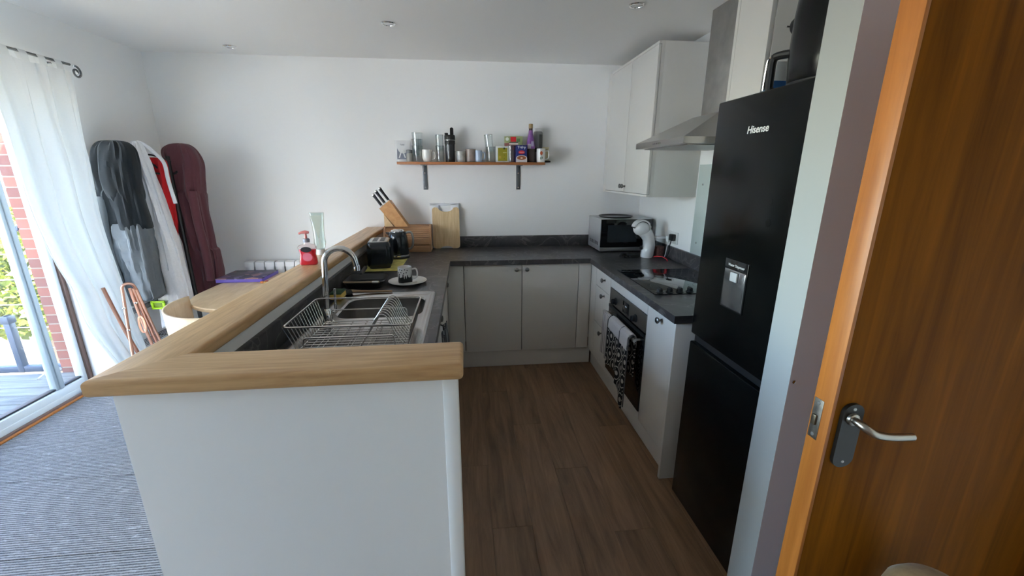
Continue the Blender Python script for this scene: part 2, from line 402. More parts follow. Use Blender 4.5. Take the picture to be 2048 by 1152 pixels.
# stub wall beside the fridge: white end, face tinted mauve for its shade
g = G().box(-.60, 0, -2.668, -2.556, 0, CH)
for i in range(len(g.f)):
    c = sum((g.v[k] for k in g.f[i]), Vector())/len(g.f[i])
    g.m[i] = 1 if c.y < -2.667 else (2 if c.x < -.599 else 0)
struct('wall_stub', g, [M_wall, M_shadetint, plain('pale_grey_paint', rgb(172, 174, 171), .6, spec=.3)], smooth=False)
# recessed ceiling spotlights
def spot(x, y, label):
    t = thing('ceiling_spotlight', label, 'ceiling light', (x, y, CH), group='ceiling spotlights')
    mk('bezel', G().lathe([(.043, 0), (.043, -.004), (.039, -.008), (.031, -.008), (.029, -.004), (.029, 0)], (0, 0, 0), 32), M_chrome, t, local=True)
    mk('lamp_face', G().lathe([(.0285, -.001), (.0285, -.005), (.022, -.0065), (.001, -.007)], (0, 0, 0), 28), plain('lamp_glass', (.75, .75, .74, 1), .15), t, local=True)
spot(-3.215, -.22, 'round chrome ceiling spotlight nearest the curtain corner')
spot(-2.01, -.83, 'round chrome ceiling spotlight above the left end of the wall shelf')
spot(-.64, -1.27, 'round chrome ceiling spotlight near the wall cupboard and cooker hood')

# ---------------------------------------------------------------- patio door, window behind the viewer
def patio(name, y0, y1, mull, kind_label=None):
    t = thing(name, kind_label, None, (-4.41, (y0+y1)/2, 0), kind='structure')
    X0, X1 = -4.432, -4.375
    g = G().box(X0, X1, y1-.056, y1-.03, .0, 2.11, .003); mk('frame_jamb', g, M_upvc, t)
    g = G().box(X0, X1, y0+.03, y0+.085, .0, 2.11, .004); mk('frame_jamb', g, M_upvc, t)
    mk('frame_edge_strip', G().box(X0, X1+.015, y1-.03, y1, 0, 2.12, .003), M_frameedge, t)
    mk('frame_edge_strip', G().box(X0, X1+.015, y0, y0+.03, 0, 2.12, .003), M_frameedge, t)
    mk('frame_sill', G().box(X0, X1, y0+.085, y1-.056, .028, .11, .004).box(X0+.012, X1+.008, y0+.03, y1-.03, .022, .06, .003), M_upvc, t)
    mk('threshold_strip', G().box(X0, X1+.022, y0+.03, y1-.03, 0, .022, .002), M_frameedge, t)
    mk('timber_threshold', G().box(X1+.02, X1+.042, y0+.005, y1-.005, 0, .010, .002), M_lipping, t)
    mk('frame_head', G().box(X0, X1, y0+.085, y1-.056, 2.04, 2.11, .004), M_upvc, t)
    cuts = [y1-.056]
    for k, m in enumerate(mull):
        mk('mullion', G().box(X0+.002, X1-.010, m-.032, m+.028, .11, 2.04, .004).box(X0+.010, X1-.002, m-.012, m+.010, .11, 2.04, .003), plain('mullion_grey', rgb(150, 160, 164), .35), t)
        cuts += [m+.028, m-.032]
    cuts.append(y0+.085)
    for a, b in zip(cuts[0::2], cuts[1::2]):
        mk('glass_pane', G().box(-4.415, -4.405, b, a, .11, 2.04), M_pane, t, smooth=False)
        for z0, z1 in ((.11, .122), (2.028, 2.04)):
            mk('glazing_gasket', G().box(-4.428, -4.392, b, a, z0, z1, .001), M_blackmat, t)
    return t
pd = patio('door_1', -3.8, -.6, [-.82, -2.05], 'tall glazed patio door with pale grey frame on the left')
# small lever on the outside of the door
mk('handle', G().tube([(-4.47, -.70, .205), (-4.51, -.70, .205), (-4.53, -.745, .19), (-4.53, -.80, .175)], .011, 8), M_dullsteel, pd)

# ================================================================ KITCHEN UNITS
def knob(p, d, parent):
    """round pewter knob at p pointing along d"""
    d = Vector(d); q = d.to_track_quat('Z', 'Y').to_matrix().to_4x4()
    g = G().lathe([(.009, 0), (.006, .004), (.005, .014), (.012, .018), (.0165, .024), (.0165, .029), (.012, .033), (.001, .035)], p, 20, M=q)
    return mk('knob', g, M_pewter, parent)
FX, FY = -.60, -.592     # fronts of right and back run
# back run
t = thing('base_cabinet', 'grey double-door base cabinet below the back worktop', 'cabinet', (-1.154, -.3, .15), group='grey kitchen base units')
mk('carcass', G().box(-1.605, -.703, FY+.021, -.012, .15, .866), M_carcass, t, smooth=False)
for x0, x1, kx in ((-1.604, -1.157, -1.199), (-1.152, -.704, -1.118)):
    d = box('door', x0, x1, FY, FY+.019, .152, .866, M_cab, t); knob((kx, FY, .832), (0, -1, 0), d)
box('filler_panel', -1.735, -1.6090, FY+.001, FY+.018, .152, .866, M_cab, tag(thing('corner_panel', 'narrow grey filler panel in the left back corner of the units', 'cabinet panel', (-1.67, FY, .15)), group='grey kitchen base units'))
box('filler_panel', -.6995, -.6015, FY+.001, FY+.018, .152, .866, M_cab, tag(thing('corner_panel', 'narrow grey filler panel right of the back double doors', 'cabinet panel', (-.65, FY, .15)), group='grey kitchen base units'))
def plinth(label, *b): return mk('plinth', G().box(*b, .0015), M_cab, label=label, cat='plinth', group='grey kickboards')
plinth('grey kickboard along the floor under the back cabinet', -1.735, -.572, -.56, -.543, .002, .148)
plinth('grey kickboard along the floor under the oven run', -.56, -.543, -1.953, -.5605, .002, .148)
plinth('grey kickboard along the floor under the sink run', -1.775, -1.758, -2.655, -.562, .002, .148)
# right run
box('filler_panel', FX, FX+.018, -.724, -.594, .152, .866, M_cab, tag(thing('corner_panel', 'narrow grey corner panel left of the drawers', 'cabinet panel', (FX, -.66, .15)), group='grey kitchen base units'))
t = thing('drawer_unit', 'narrow grey drawer unit with three knobs beside the oven', 'drawers', (-.3, -.887, .15), group='grey kitchen base units')
mk('carcass', G().box(FX+.02, -.012, -1.05, -.728, .15, .866), M_carcass, t, smooth=False)
for z0, z1, kz in ((.733, .866, .812), (.447, .729, .694), (.152, .443, .408)):
    d = box('drawer_front', FX, FX+.019, -1.048, -.729, z0, z1, M_cab, t); knob((FX, -.93, kz), (-1, 0, 0), d)
# oven
t = thing('oven', 'built-in steel and black glass electric oven under the hob', 'oven', (-.3, -1.355, .15))
mk('body', G().box(FX+.022, -.05, -1.65, -1.06, .2, .795), M_blackmat, t, smooth=False)
mk('control_panel', G().box(FX-.004, FX+.02, -1.652, -1.058, .692, .797, .002), plain('panel_steel', (.30, .29, .28, 1), .35, 1), t)
dr = mk('oven_door', G().box(FX-.006, FX+.02, -1.652, -1.058, .2, .684, .003), M_blackgloss, t)
mk('door_trim', G().box(FX-.008, FX-.004, -1.652, -1.058, .664, .684, .001), M_blackmat, dr)
mk('inner_window', G().box(FX-.0068, FX-.0058, -1.58, -1.13, .27, .58), plain('oven_window', (.012, .010, .010, 1), .04), dr)
hd = mk('handle', G().tube([(-.648, -1.085, .637), (-.648, -1.625, .637)], .010, 12), M_steel, dr)
for y in (-1.105, -1.605): mk('handle_post', G().tube([(-.607, y, .637), (-.645, y, .637)], .007, 10), M_steel, dr)
for y in (-1.178, -1.512):
    kb = mk('dial', G().lathe([(.024, 0), (.024, .004), (.019, .006), (.018, .024), (.015, .027), (.001, .027)], (FX-.004, y, .732), 24, M=Vector((-1, 0, 0)).to_track_quat('Z', 'Y').to_matrix().to_4x4()), M_blackmat, t)
    mk('dial_grip', G().box(FX-.036, FX-.028, y-.003, y+.003, .716, .748, .001), M_blackmat, kb)
ds = mk('display', G().box(FX-.0055, FX-.0035, -1.405, -1.305, .705, .78, .001), M_blackgloss, t)
mk('display_digits', G().box(FX-.0062, FX-.0054, -1.37, -1.345, .748, .756), plain('digit', (.8, .82, .82, 1), .4), ds)
box('filler_panel', FX, FX+.018, -1.652, -1.052, .801, .866, M_cab, tag(thing('oven_housing_panel', 'thin white-grey strip panel between the oven and worktop', 'cabinet panel', (FX, -1.355, .8)), group='grey kitchen base units'))
box('filler_panel', FX, FX+.018, -1.652, -1.052, .152, .197, M_cab, tag(thing('oven_housing_panel', 'thin grey strip panel just below the oven', 'cabinet panel', (FX, -1.355, .15)), group='grey kitchen base units'))
t = thing('base_cabinet', 'narrow single-door grey base cabinet between oven and fridge', 'cabinet', (-.3, -1.8, .15), group='grey kitchen base units')
mk('carcass', G().box(FX+.02, -.012, -1.952, -1.656, .15, .866), M_carcass, t, smooth=False)
d = box('door', FX, FX+.019, -1.951, -1.656, .152, .866, M_cab, t); knob((FX, -1.825, .832), (-1, 0, 0), d)
mk('end_panel', G().box(FX-.004, -.002, -1.974, -1.955, .002, .868, .001), M_cab, label='full-height grey end panel of the oven run beside the fridge', cat='cabinet panel', group='grey kitchen base units')
# left run under the sink
LX = -1.735
for i, (y0, y1, lab) in enumerate(((-1.205, -.612, 'grey sink-run cabinet door next to the back corner'), (-1.805, -1.21, 'grey sink-run cabinet below the sink bowl'), (-2.40, -1.81, 'grey sink-run cabinet behind the half wall with the hanging towel'))):
    t = thing('base_cabinet', lab, 'cabinet', (-2.0, (y0+y1)/2, .15), group='grey kitchen base units')
    mk('carcass', G().box(-2.28, LX-.02, y0, y1, .15, .70), M_carcass, t, smooth=False)
    d = box('door', LX-.019, LX, y0, y1, .152, .866, M_cab, t); knob((LX, y0+.14 if i == 0 else y0+.08, .845), (1, 0, 0), d)
# worktop with a cut-out under the sink, and upstands
wt = thing('worktop', 'dark grey stone-effect U-shaped kitchen worktop', 'worktop', (-1.1, -.3, .872))
z0, z1 = .872, .91
g = G()
for b in ((-2.31, 0, -.62, 0), (-.62, 0, -1.985, -.62), (-2.31, -1.705, -1.465, -.62), (-2.31, -2.235, -2.40, -1.465), (-1.775, -1.705, -2.40, -1.465), (-2.31, -1.705, -2.66, -2.40)):
    g.box(*b, z0, z1)
mk('worktop_slab', g, M_top, wt, smooth=False)
mk('upstand', G().box(-2.29, -.02, -.02, 0, .91, 1.008, .001), M_top, wt)
mk('upstand', G().box(-.02, 0, -1.985, 0, .91, 1.008, .001), M_top, wt)
mk('upstand', G().box(-2.31, -2.29, -2.64, 0, .91, 1.008, .001), M_top, wt)
mk('upstand', G().box(-2.29, -1.705, -2.66, -2.64, .91, 1.008, .001), M_top, wt)

# sink
t = thing('sink', 'stainless steel inset sink with bowl and ribbed drainer', 'sink', (-2.0, -1.93, .91))
def sink_deck():
    b = bmesh.new()
    X0, X1, Y0, Y1 = -2.262, -1.752, -2.43, -1.452
    n = 6
    def ring(poly, z): return [b.verts.new((x, y, z)) for x, y in poly]
    outer = ring(rrect(X0, X1, Y0, Y1, .025, n), .9105); rim = ring(rrect(X0+.006, X1-.006, Y0+.006, Y1-.006, .022, n), .916)
    rim2 = ring(rrect(X0+.018, X1-.018, Y0+.018, Y1-.018, .018, n), .916); deck = ring(rrect(X0+.024, X1-.024, Y0+.024, Y1-.024, .015, n), .9125)
    def br(a, c):
        for i in range(len(a)): b.faces.new((a[i], a[(i+1) % len(a)], c[(i+1) % len(c)], c[i]))
    br(outer, rim); br(rim, rim2); br(rim2, deck)
    bowl = [(x, y) for x, y in rrect(-2.192, -1.792, -1.872, -1.535, .075, n)]
    top = ring(bowl, .9125); r1 = ring(rrect(-2.184, -1.800, -1.864, -1.543, .07, n), .905)
    r2 = ring(rrect(-2.176, -1.808, -1.856, -1.551, .065, n), .79); r3 = ring(rrect(-2.15, -1.834, -1.83, -1.577, .05, n), .765)
    br(deck, top); br(top, r1); br(r1, r2); br(r2, r3); b.faces.new(r3)
    return G().bm(b)
M_sink = plain('sink_steel', (.42, .41, .40, 1), .24, 1, bump=.02, bscale=40)
mk('sink_deck', sink_deck(), M_sink, t, fix=True)
for i in range(9):
    x = -2.17+i*.045
    mk('drainer_rib', G().tube([(x, -1.99, .9125), (x, -2.36, .9125)], .0045, 8), M_sink, t)
mk('plug_waste', G().lathe([(.042, 0), (.042, .002), (.03, .003), (.028, .0), (.001, -.0005)], (-1.99, -1.70, .7652), 24), M_chrome, t)
mk('overflow', G().lathe([(.022, 0), (.022, .003), (.001, .004)], (-1.99, -1.5525, .86), 20, M=Vector((0, -1, 0)).to_track_quat('Z', 'Y').to_matrix().to_4x4()), M_chrome, t)
# tap
t = thing('tap', 'tall chrome swan-neck mixer tap behind the sink', 'tap', (-2.19, -1.915, .913))
mk('tap_base', G().lathe([(.026, 0), (.026, .004), (.021, .010), (.019, .055), (.013, .065), (.001, .066)], (-2.19, -1.915, .9125), 24), M_chrome, t)
pts = [(-2.19, -1.915, .965), (-2.186, -1.915, 1.05), (-2.180, -1.915, 1.15)]
for k in range(1, 13):
    a = PI-PI*k/12*.98
    pts.append((-2.118+.062*math.cos(a), -1.915+.02*k/12, 1.175+.066*math.sin(a)))
pts.append((-2.052, -1.893, 1.15))
mk('spout', G().tube(pts, .0125, 14), M_chrome, t)
mk('nozzle', G().lathe([(.0135, .0), (.0135, .022), (.011, .024)], (-2.052, -1.893, 1.14), 16), M_chrome, t)
mk('lever', G().tube([(-2.172, -1.915, .958), (-2.155, -1.912, .965), (-2.150, -1.910, 1.065)], [.007, .006, .0045], 10), M_chrome, t)

# ---------------------------------------------------------------- dish rack
t = thing('dish_rack', 'chrome wire dish drainer rack standing on the sink drainer', 'dish rack', (-2.0, -2.12, .913))
M_wire = plain('rack_wire', (.62, .60, .57, 1), .22, 1)
RB, RF, RL, RR = -1.962, -2.285, -2.185, -1.80     # floor of rack
zf, zt = .932, 1.030
def wire(nm, pts, r=.0022, closed=False): return mk(nm, G().tube(pts, r, 6, closed), M_wire, t)
def rloop(z, x0, x1, y0, y1, r=.02):
    return [(x, y, z) for x, y in rrect(x0, x1, y0, y1, r, 4)]
wire('top_rim', [(x, y, zt+(.0 if x > -2.0 else .003)) for x, y, z in rloop(zt, -2.216, -1.778, -2.300, -1.950, .022)], .0034, True)
wire('base_rim', rloop(zf, RL, RR, RF, RB, .015), .003, True)
for y in (RB-.002, RF+.002):       # long side rails bent down at the ends
    wire('side_rail', spline([(-2.160, y, zf), (-2.158, y, .965), (-2.150, y, .983), (-2.12, y, .985), (-1.88, y, .985), (-1.848, y, .983), (-1.842, y, .965), (-1.842, y, zf)], 5), .003)
for i in range(15):                # sloping left end grid
    y = RF+.01+(RB-RF-.02)*i/14
    wire('end_wire', [(RL, y, zf), (-2.216, RF-.012+(RB-RF+.02)*i/14, zt+.003)], .0019)
for i in range(15):                # right end
    y = RF+.01+(RB-RF-.02)*i/14
    wire('end_wire', [(RR, y, zf), (-1.778, y, zt)], .0019)
for i in range(13):                # floor wires running left to right
    y = RF+.012+(RB-RF-.024)*i/12
    wire('floor_wire', [(RL, y, zf+.003), (RR, y, zf+.003)], .0017)
for x in (-2.13, -2.07, -2.01, -1.95, -1.89, -1.84):
    wire('cross_wire', [(x, RF, zf-.002), (x, RB, zf-.002)], .0025)
for i in range(10):                # plate loops
    y = -2.255+i*.027
    wire('plate_loop', spline([(-1.972, y, zf), (-1.938, y, .985), (-1.91, y, 1.04), (-1.888, y, 1.056), (-1.866, y, 1.04), (-1.845, y, .985), (-1.812, y, zf)], 5), .0023)
for x, y in ((RL+.02, RF+.02), (RL+.02, RB-.02), (RR-.02, RF+.02), (RR-.02, RB-.02)):
    mk('foot', G().lathe([(.005, 0), (.005, .019), (.001, .019)], (x, y, .914), 10), M_blackmat, t)

# ================================================================ THINGS ON THE SINK RUN
# shallow dark tray edge in the near corner behind the half wall
t = thing('round_tray', 'dark round baking tray lying in the near corner behind the half wall', 'tray', (-2.165, -2.545, .9105))
mk('tray_dish', G().lathe([(.001, .002), (.07, .002), (.085, .012), (.088, .012), (.074, 0), (.001, 0)], (-2.165, -2.545, .9105), 36), plain('dark_tin', (.05, .05, .05, 1), .3, 1), t)
# sponge and washing-up brush behind the tap
t = thing('sponge', 'yellow and green washing-up sponge behind the tap', 'sponge', (-2.275, -1.56, .9105))
mk('sponge_body', G().box(-2.285, -2.225, -1.585, -1.49, .917, .945, .006), plain('sponge_yellow', rgb(214, 180, 90), .95, bump=.5, bscale=120), t)
mk('scourer', G().box(-2.285, -2.225, -1.585, -1.49, .945, .953, .003), plain('scourer_green', rgb(60, 84, 62), .95, bump=.5, bscale=200), t)
t = thing('dish_brush', 'dark washing-up brush lying beside the sponge', 'brush', (-2.20, -1.49, .917))
mk('brush_handle', G().tube([(-2.215, -1.475, .935), (-2.15, -1.468, .928), (-1.99, -1.462, .923)], [.008, .006, .005], 8), plain('wood_handle', rgb(160, 130, 96), .5), t)
mk('brush_head', G().lathe([(.001, 0), (.018, .002), (.02, .012), (.014, .024), (.001, .026)], (-2.215, -1.478, .917), 16), plain('bristle_grey', rgb(70, 70, 70), .9, bump=.6, bscale=250), t)
# frying pan
t = thing('griddle_pan', 'black rounded-square griddle pan lying left of the plate', 'pan', (-2.165, -1.26, .9105))
M_pan = plain('pan_black', (.014, .014, .015, 1), .38, bump=.1, bscale=60)
def rr3(x0, x1, y0, y1, r, z): return [(x, y, z) for x, y in rrect(x0, x1, y0, y1, r, 6)]
cx, cy = -2.168, -1.262
def rq(h, z, r): return rr3(cx-h, cx+h, cy-h*1.05, cy+h*1.05, r, z)
mk('pan_body', G().loft([rq(.090, .9107, .035), rq(.096, .9125, .038), rq(.112, .948, .05), rq(.116, .952, .052), rq(.113, .952, .05), rq(.092, .918, .036), rq(.07, .9165, .03)]), M_pan, t)
for i in range(7): mk('griddle_rib', G().box(cx-.08, cx+.08, cy-.08+i*.026, cy-.076+i*.026, .9165, .920), M_pan, t)
mk('pan_handle', G().tube([(cx-.06, cy+.115, .945), (cx-.062, cy+.15, .952), (cx-.065, cy+.26, .958)], [.010, .012, .013], 10), M_pan, t)
t = thing('wooden_spatula', 'pale wooden utensil resting across the black pan', 'spatula', (-2.16, -1.385, .953))
mk('spatula_shaft', G().tube([(-2.268, -1.378, .958), (-2.07, -1.388, .957)], .0045, 8), plain('pale_wood', rgb(168, 146, 120), .5), t)
mk('spatula_grip', G().tube([(-2.11, -1.386, .958), (-2.075, -1.388, .958)], .0065, 8), M_white, t)
# plate, mug, spoon
t = thing('plate', 'white side plate with brown underside holding the patterned mug', 'plate', (-1.935, -1.245, .9105))
mk('plate_dish', G().lathe([(.001, .006), (.07, .006), (.08, .008), (.112, .019), (.114, .018), (.111, .016), (.08, .004), (.072, 0), (.001, 0)], (-1.935, -1.245, .9105), 48), plain('plate_white', (.72, .70, .66, 1), .2), t)
def mug(name, label, x, y, z, r, h, ang, body, inner=None, taper=1.0, group=None, hs=1.0, drink=None, sq=None):
    t = thing(name, label, 'mug', (x, y, z), group=group)
    prof = [(.001, 0), (r*taper*.93, 0), (r*taper, .004), (r, h*.35), (r, h), (r-.0035, h), (r-.004, h*.3), (r*taper-.006, .008), (.001, .007)]
    if sq: prof = [(.001, 0), (r*.62, 0), (r*.78, .006), (r*.97, h*.3), (r, h*.6), (r*.98, h), (r*.98-.0035, h), (r-.005, h*.55), (r*.8, .012), (.001, .008)]
    mk('mug_body', G().lathe(prof, (0, 0, 0), 32), body, t, local=True)
    c, s_ = math.cos(ang), math.sin(ang)
    hp = spline([((r-.003)*c, (r-.003)*s_, h*.82), ((r+.022*hs)*c, (r+.022*hs)*s_, h*.84), ((r+.030*hs)*c, (r+.030*hs)*s_, h*.58), ((r+.024*hs)*c, (r+.024*hs)*s_, h*.3), ((r-.003)*c, (r-.003)*s_, h*.2)], 6)
    mk('mug_handle', G().tube(hp, .0048, 8), body, t, local=True)
    if drink: mk('drink', G().lathe([(.001, h*.82), (r-.0042, h*.82)], (0, 0, 0), 28, caps=False), drink, t, local=True)
    return t
def wrap_patch(r, a, z0, z1, w, nm, mat, parent, n=5):
    """small printed patch following a cylinder of radius r at angle a"""
    def fn(u, v):
        b = a+(u-.5)*w/r
        return (r*math.cos(b), r*math.sin(b), z0+(z1-z0)*v)
    return mk(nm, G().grid(fn, n, 1), mat, parent, local=True, fix=False)
M_inkblack = plain('print_black', (.015, .015, .016, 1), .3)
m1 = mug('patterned_mug', 'white mug printed with black drips and small paw marks standing on the plate', -1.945, -1.262, .918, .041, .098, 0.15, M_ceramic, drink=plain('tea', rgb(120, 84, 60), .2))
def drip(u, v):
    a = -PI*.98+u*PI*.95
    top = .040+.010*math.sin(u*31)+.008*math.sin(u*57+1)+(.012 if int(u*17) % 3 == 0 else 0)
    return (.0416*math.cos(a), .0416*math.sin(a), .006+(top-.006)*v)
mk('drip_print', G().grid(drip, 60, 1), M_inkblack, m1, local=True, fix=False)
for k, (a, z) in enumerate(((-2.6, .082), (-2.2, .086), (-1.85, .083), (-1.45, .087), (-1.1, .082), (-2.4, .068), (-2.0, .070), (-1.6, .066), (-1.25, .069), (-2.25, .057), (-1.7, .056))):
    wrap_patch(.0417, a, z-.003, z+.003, .006, 'paw_print', M_inkblack, m1, 2)
t = thing('teaspoon', 'small steel teaspoon lying on the plate in front of the mug', 'spoon', (-1.93, -1.33, .92))
mk('spoon_handle', G().tube([(-1.872, -1.305, .934), (-1.905, -1.318, .930), (-1.945, -1.333, .930)], .0036, 8), M_steel, t)
mk('spoon_bowl', G().loft([[(-1.962+.017*s_*math.cos(a)-.0, -1.340+.011*s_*math.sin(a), .929-.003*(1-s_)) for a in [2*PI*k/16 for k in range(16)]] for s_ in (1, .7, .35, .05)], caps=False), M_steel, t, solid=.001)
# yellow mat, toaster, kettle
mk('yellow_mat', G().box(-2.285, -2.035, -.91, -.38, .9105, .9125), plain('mat_yellow', rgb(206, 196, 112), .7, var=.25, vscale=22), label='creased yellow paper mat under the toaster and kettle', cat='mat', smooth=False)
M_navy = plain('dark_teal_enamel', rgb(24, 31, 38), .2, coat=.4)
t = thing('toaster', 'dark blue-grey ribbed two-slot toaster against the half wall', 'toaster', (-2.188, -.725, .9128), rz=math.radians(6))
def tr(hx, hy, z, r): return [(x, y, z) for x, y in rrect(-hx, hx, -hy, hy, r, 5)]
tb = mk('toaster_body', G().loft([tr(.076, .12, .012, .03), tr(.080, .124, .03, .032), tr(.080, .124, .13, .034), tr(.076, .120, .168, .034), tr(.068, .112, .182, .032)]), M_navy, t, local=True)
mk('toaster_base', G().loft([tr(.07, .114, 0, .03), tr(.07, .114, .013, .03)]), M_blackmat, t, local=True)
mk('chrome_top', G().loft([tr(.060, .104, .181, .024), tr(.058, .102, .186, .024)]), M_steel, t, local=True)
for x in (-.024, .024): mk('slot', G().box(x-.016, x+.016, -.085, .085, .1855, .1868), M_blackmat, t, local=True, smooth=False)
for i in range(9):
    y = -.10+i*.025
    mk('side_ridge', G().tube([(.0805, y, .03), (.0805, y, .15)], .003, 6), M_navy, tb, local=True)
mk('lever', G().box(-.014, .014, .123, .145, .10, .115, .003), M_chrome, t, local=True)
t = thing('kettle', 'dark blue-black jug kettle with chrome lid and handle', 'kettle', (-2.105, -.445, .9128))
kb = mk('kettle_body', G().lathe([(.001, .022), (.076, .022), (.079, .03), (.078, .10), (.072, .16), (.064, .195), (.058, .203), (.001, .204)], (0, 0, 0), 36), M_navy, t, local=True)
mk('power_base', G().lathe([(.001, 0), (.082, 0), (.083, .008), (.078, .014), (.001, .015)], (0, 0, 0), 36), M_blackmat, t, local=True)
mk('chrome_band', G().lathe([(.078, .014), (.0805, .017), (.0805, .026), (.078, .028)], (0, 0, 0), 36, caps=False), M_chrome, t, local=True)
ld = mk('lid', G().lathe([(.050, .203), (.050, .209), (.043, .217), (.036, .219), (.001, .220)], (0, 0, 0), 30), M_chrome, t, local=True)
mk('lid_top', G().lathe([(.030, .219), (.028, .223), (.001, .224)], (0, 0, 0), 24), M_chrome, ld, local=True)
mk('spout', G().loft([[(-.050, -.018, .165), (-.050, .018, .165), (-.052, .016, .198), (-.052, -.016, .198)], [(-.072, -.011, .178), (-.072, .011, .178), (-.076, .010, .200), (-.076, -.010, .200)], [(-.086, -.006, .190), (-.086, .006, .190), (-.088, .006, .200), (-.088, -.006, .200)]]), M_navy, t, local=True)
mk('handle', G().tube(spline([(.060, 0, .192), (.085, 0, .199), (.105, 0, .19), (.114, 0, .15), (.110, 0, .10), (.098, 0, .075), (.080, 0, .065)], 6), .0085, 10), M_dullsteel, t, local=True)
mk('badge', G().box(-.018, .018, -.0805, -.0785, .036, .041), M_chrome, kb, local=True)
# bread bin
t = thing('bread_bin', 'light wooden roll-top bread bin behind the kettle', 'bread bin', (-2.07, -.115, .9105))
def bbprof(y0, y1, z0, z1):
    return [(y1, z0), (y0, z0), (y0, z0+.06)]+[(y0+.10-.10*math.cos(a), z0+.06+(z1-z0-.06)*math.sin(a)) for a in [PI/2*k/8 for k in range(1, 9)]]+[(y1, z1)]
P_out = bbprof(-.212, -.024, .9105, 1.122)
for x0, x1 in ((-2.262, -2.248), (-1.890, -1.876)): mk('side_panel', G().prism(P_out, 'x', x0, x1), M_binwood, t)
mk('back_panel', G().box(-2.248, -1.890, -.034, -.024, .9105, 1.122), M_binwood, t)
mk('base_panel', G().box(-2.248, -1.890, -.206, -.034, .9105, .925), M_binwood, t)
mk('top_panel', G().box(-2.248, -1.890, -.118, -.034, 1.110, 1.122, .001), M_binwood, t)
mk('front_board', G().box(-2.248, -1.890, -.211, -.200, .9255, .965, .001), M_binwood, t)
arc = [(-.208, .966), (-.208, .972)]+[(-.112-.096*math.cos(a), .972+.143*math.sin(a)) for a in [PI/2*k/11 for k in range(1, 12)]]
for (ya, za), (yb, zb) in zip(arc[1:-1], arc[2:]):
    dx, dz = yb-ya, zb-za; L = math.hypot(dx, dz); nx, nz = dz/L*.006, -dx/L*.006
    a = (ya+dx*.11, za+dz*.11); b = (yb-dx*.11, zb-dz*.11)
    mk('roll_slat', G().prism([a, b, (b[0]+nx, b[1]+nz), (a[0]+nx, a[1]+nz)], 'x', -2.247, -1.891), M_binwood, t)
mk('knob', G().lathe([(.007, 0), (.006, .008), (.010, .014), (.006, .02), (.001, .021)], (-2.07, -.209, .985), 14, M=Vector((0, -1, 0)).to_track_quat('Z', 'Y').to_matrix().to_4x4()), M_binwood, t)
# knife block on top of it, with three knives
t = thing('knife_block', 'slanted wooden knife block standing on the bread bin', 'knife block', (-2.17, -.15, 1.1225))
mk('block', G().prism([(-2.276, 1.270), (-2.194, 1.335), (-2.055, 1.1225), (-2.158, 1.1225)], 'y', -.20, -.10), M_blockwood, t, smooth=False)
mk('prop', G().prism([(-2.247, 1.225), (-2.176, 1.1225), (-2.247, 1.1225)], 'y', -.185, -.115), wood('prop_wood', rgb(206, 172, 124), rgb(222, 190, 146), (5, 5, 5), 5), t, smooth=False)
dirk = Vector((-.07, 0, .102)).normalized()
for i, (px, pz, L, dy) in enumerate(((-2.204, 1.325, .130, -.13), (-2.232, 1.303, .130, -.15), (-2.256, 1.284, .120, -.17))):
    p = Vector((px, dy, pz))
    k = thing('kitchen_knife', ('tallest black-handled kitchen knife in the right slot of the wooden block', 'middle black-handled kitchen knife in the wooden block', 'shortest black-handled kitchen knife in the left slot of the wooden block')[i], 'knife', tuple(p), group='knives in the wooden block')
    q = frame_matrix(p, (0, 1, 0), (dirk.z, 0, -dirk.x))   # local z = -/+dir
    up = q.to_3x3() @ Vector((0, 0, 1))
    sg = 1 if up.dot(dirk) > 0 else -1
    rings = []
    for s_, w, h in ((0.012, .007, .010), (.03, .0075, .011), (.07, .007, .0105), (.105, .0075, .012), (L-.006, .008, .0135), (L, .006, .010)):
        rings.append([q @ Vector((w*math.cos(a), h*math.sin(a), sg*s_)) for a in [2*PI*j/14 for j in range(14)]])
    mk('handle', G().loft(rings), M_blackmat, k)
    mk('bolster', G().loft([[q @ Vector((.0075*math.cos(a), .0115*math.sin(a), sg*s_)) for a in [2*PI*j/14 for j in range(14)]] for s_ in (.001, .013)]), M_steel, k)
    mk('butt_cap', G().loft([[q @ Vector((w*.0085*math.cos(a), w*.014*math.sin(a), sg*s_)) for a in [2*PI*j/14 for j in range(14)]] for s_, w in ((L-.010, 1), (L-.002, 1), (L+.002, .8))]), M_steel, k)
# chopping boards leaning on the back wall
def board_outline(w, h, notch, r=.025):
    pts = []
    o = rrect(-w/2, w/2, 0, h, r, 6); return o
t = thing('chopping_board', 'bamboo chopping board with scooped handle ends leaning on the back wall', 'chopping board', (-1.75, -.055, .9105))
lean = math.radians(5.5)
def Lm(x, yb, z): return Matrix.Translation((x, yb, z)) @ Matrix.Rotation(-lean, 4, 'X')
def scoop(w, h, sw, sd, r=.028, n=8):
    o = []
    def arc(cx, cz, rr, a0, a1, k=6): return [(cx+rr*math.cos(math.radians(a0+(a1-a0)*i/k)), cz+rr*math.sin(math.radians(a0+(a1-a0)*i/k))) for i in range(k+1)]
    o += arc(w/2-r, h-r, r, 0, 80)
    o += [(sw*math.cos(PI*i/n)*1.0, h-.004-sd*math.sin(PI*i/n)) for i in range(n+1)]
    o += arc(-w/2+r, h-r, r, 100, 180); o += arc(-w/2+r, r, r, 180, 270)
    o += [(-sw*.8*math.cos(PI*i/n), .0+sd*.6*math.sin(PI*i/n)) for i in range(n+1)]
    o += arc(w/2-r, r, r, 270, 360)
    return o
g = G().prism(scoop(.232, .355, .066, .035), 'y', -.016, 0); mm = Lm(-1.752, -.060, .9115); g.v = [mm @ v for v in g.v]
mk('board', g, M_bamboo, t, smooth=False)
t = thing('chopping_board', 'white plastic chopping board with cut-out handle behind the bamboo board', 'chopping board', (-1.765, -.035, .9105))
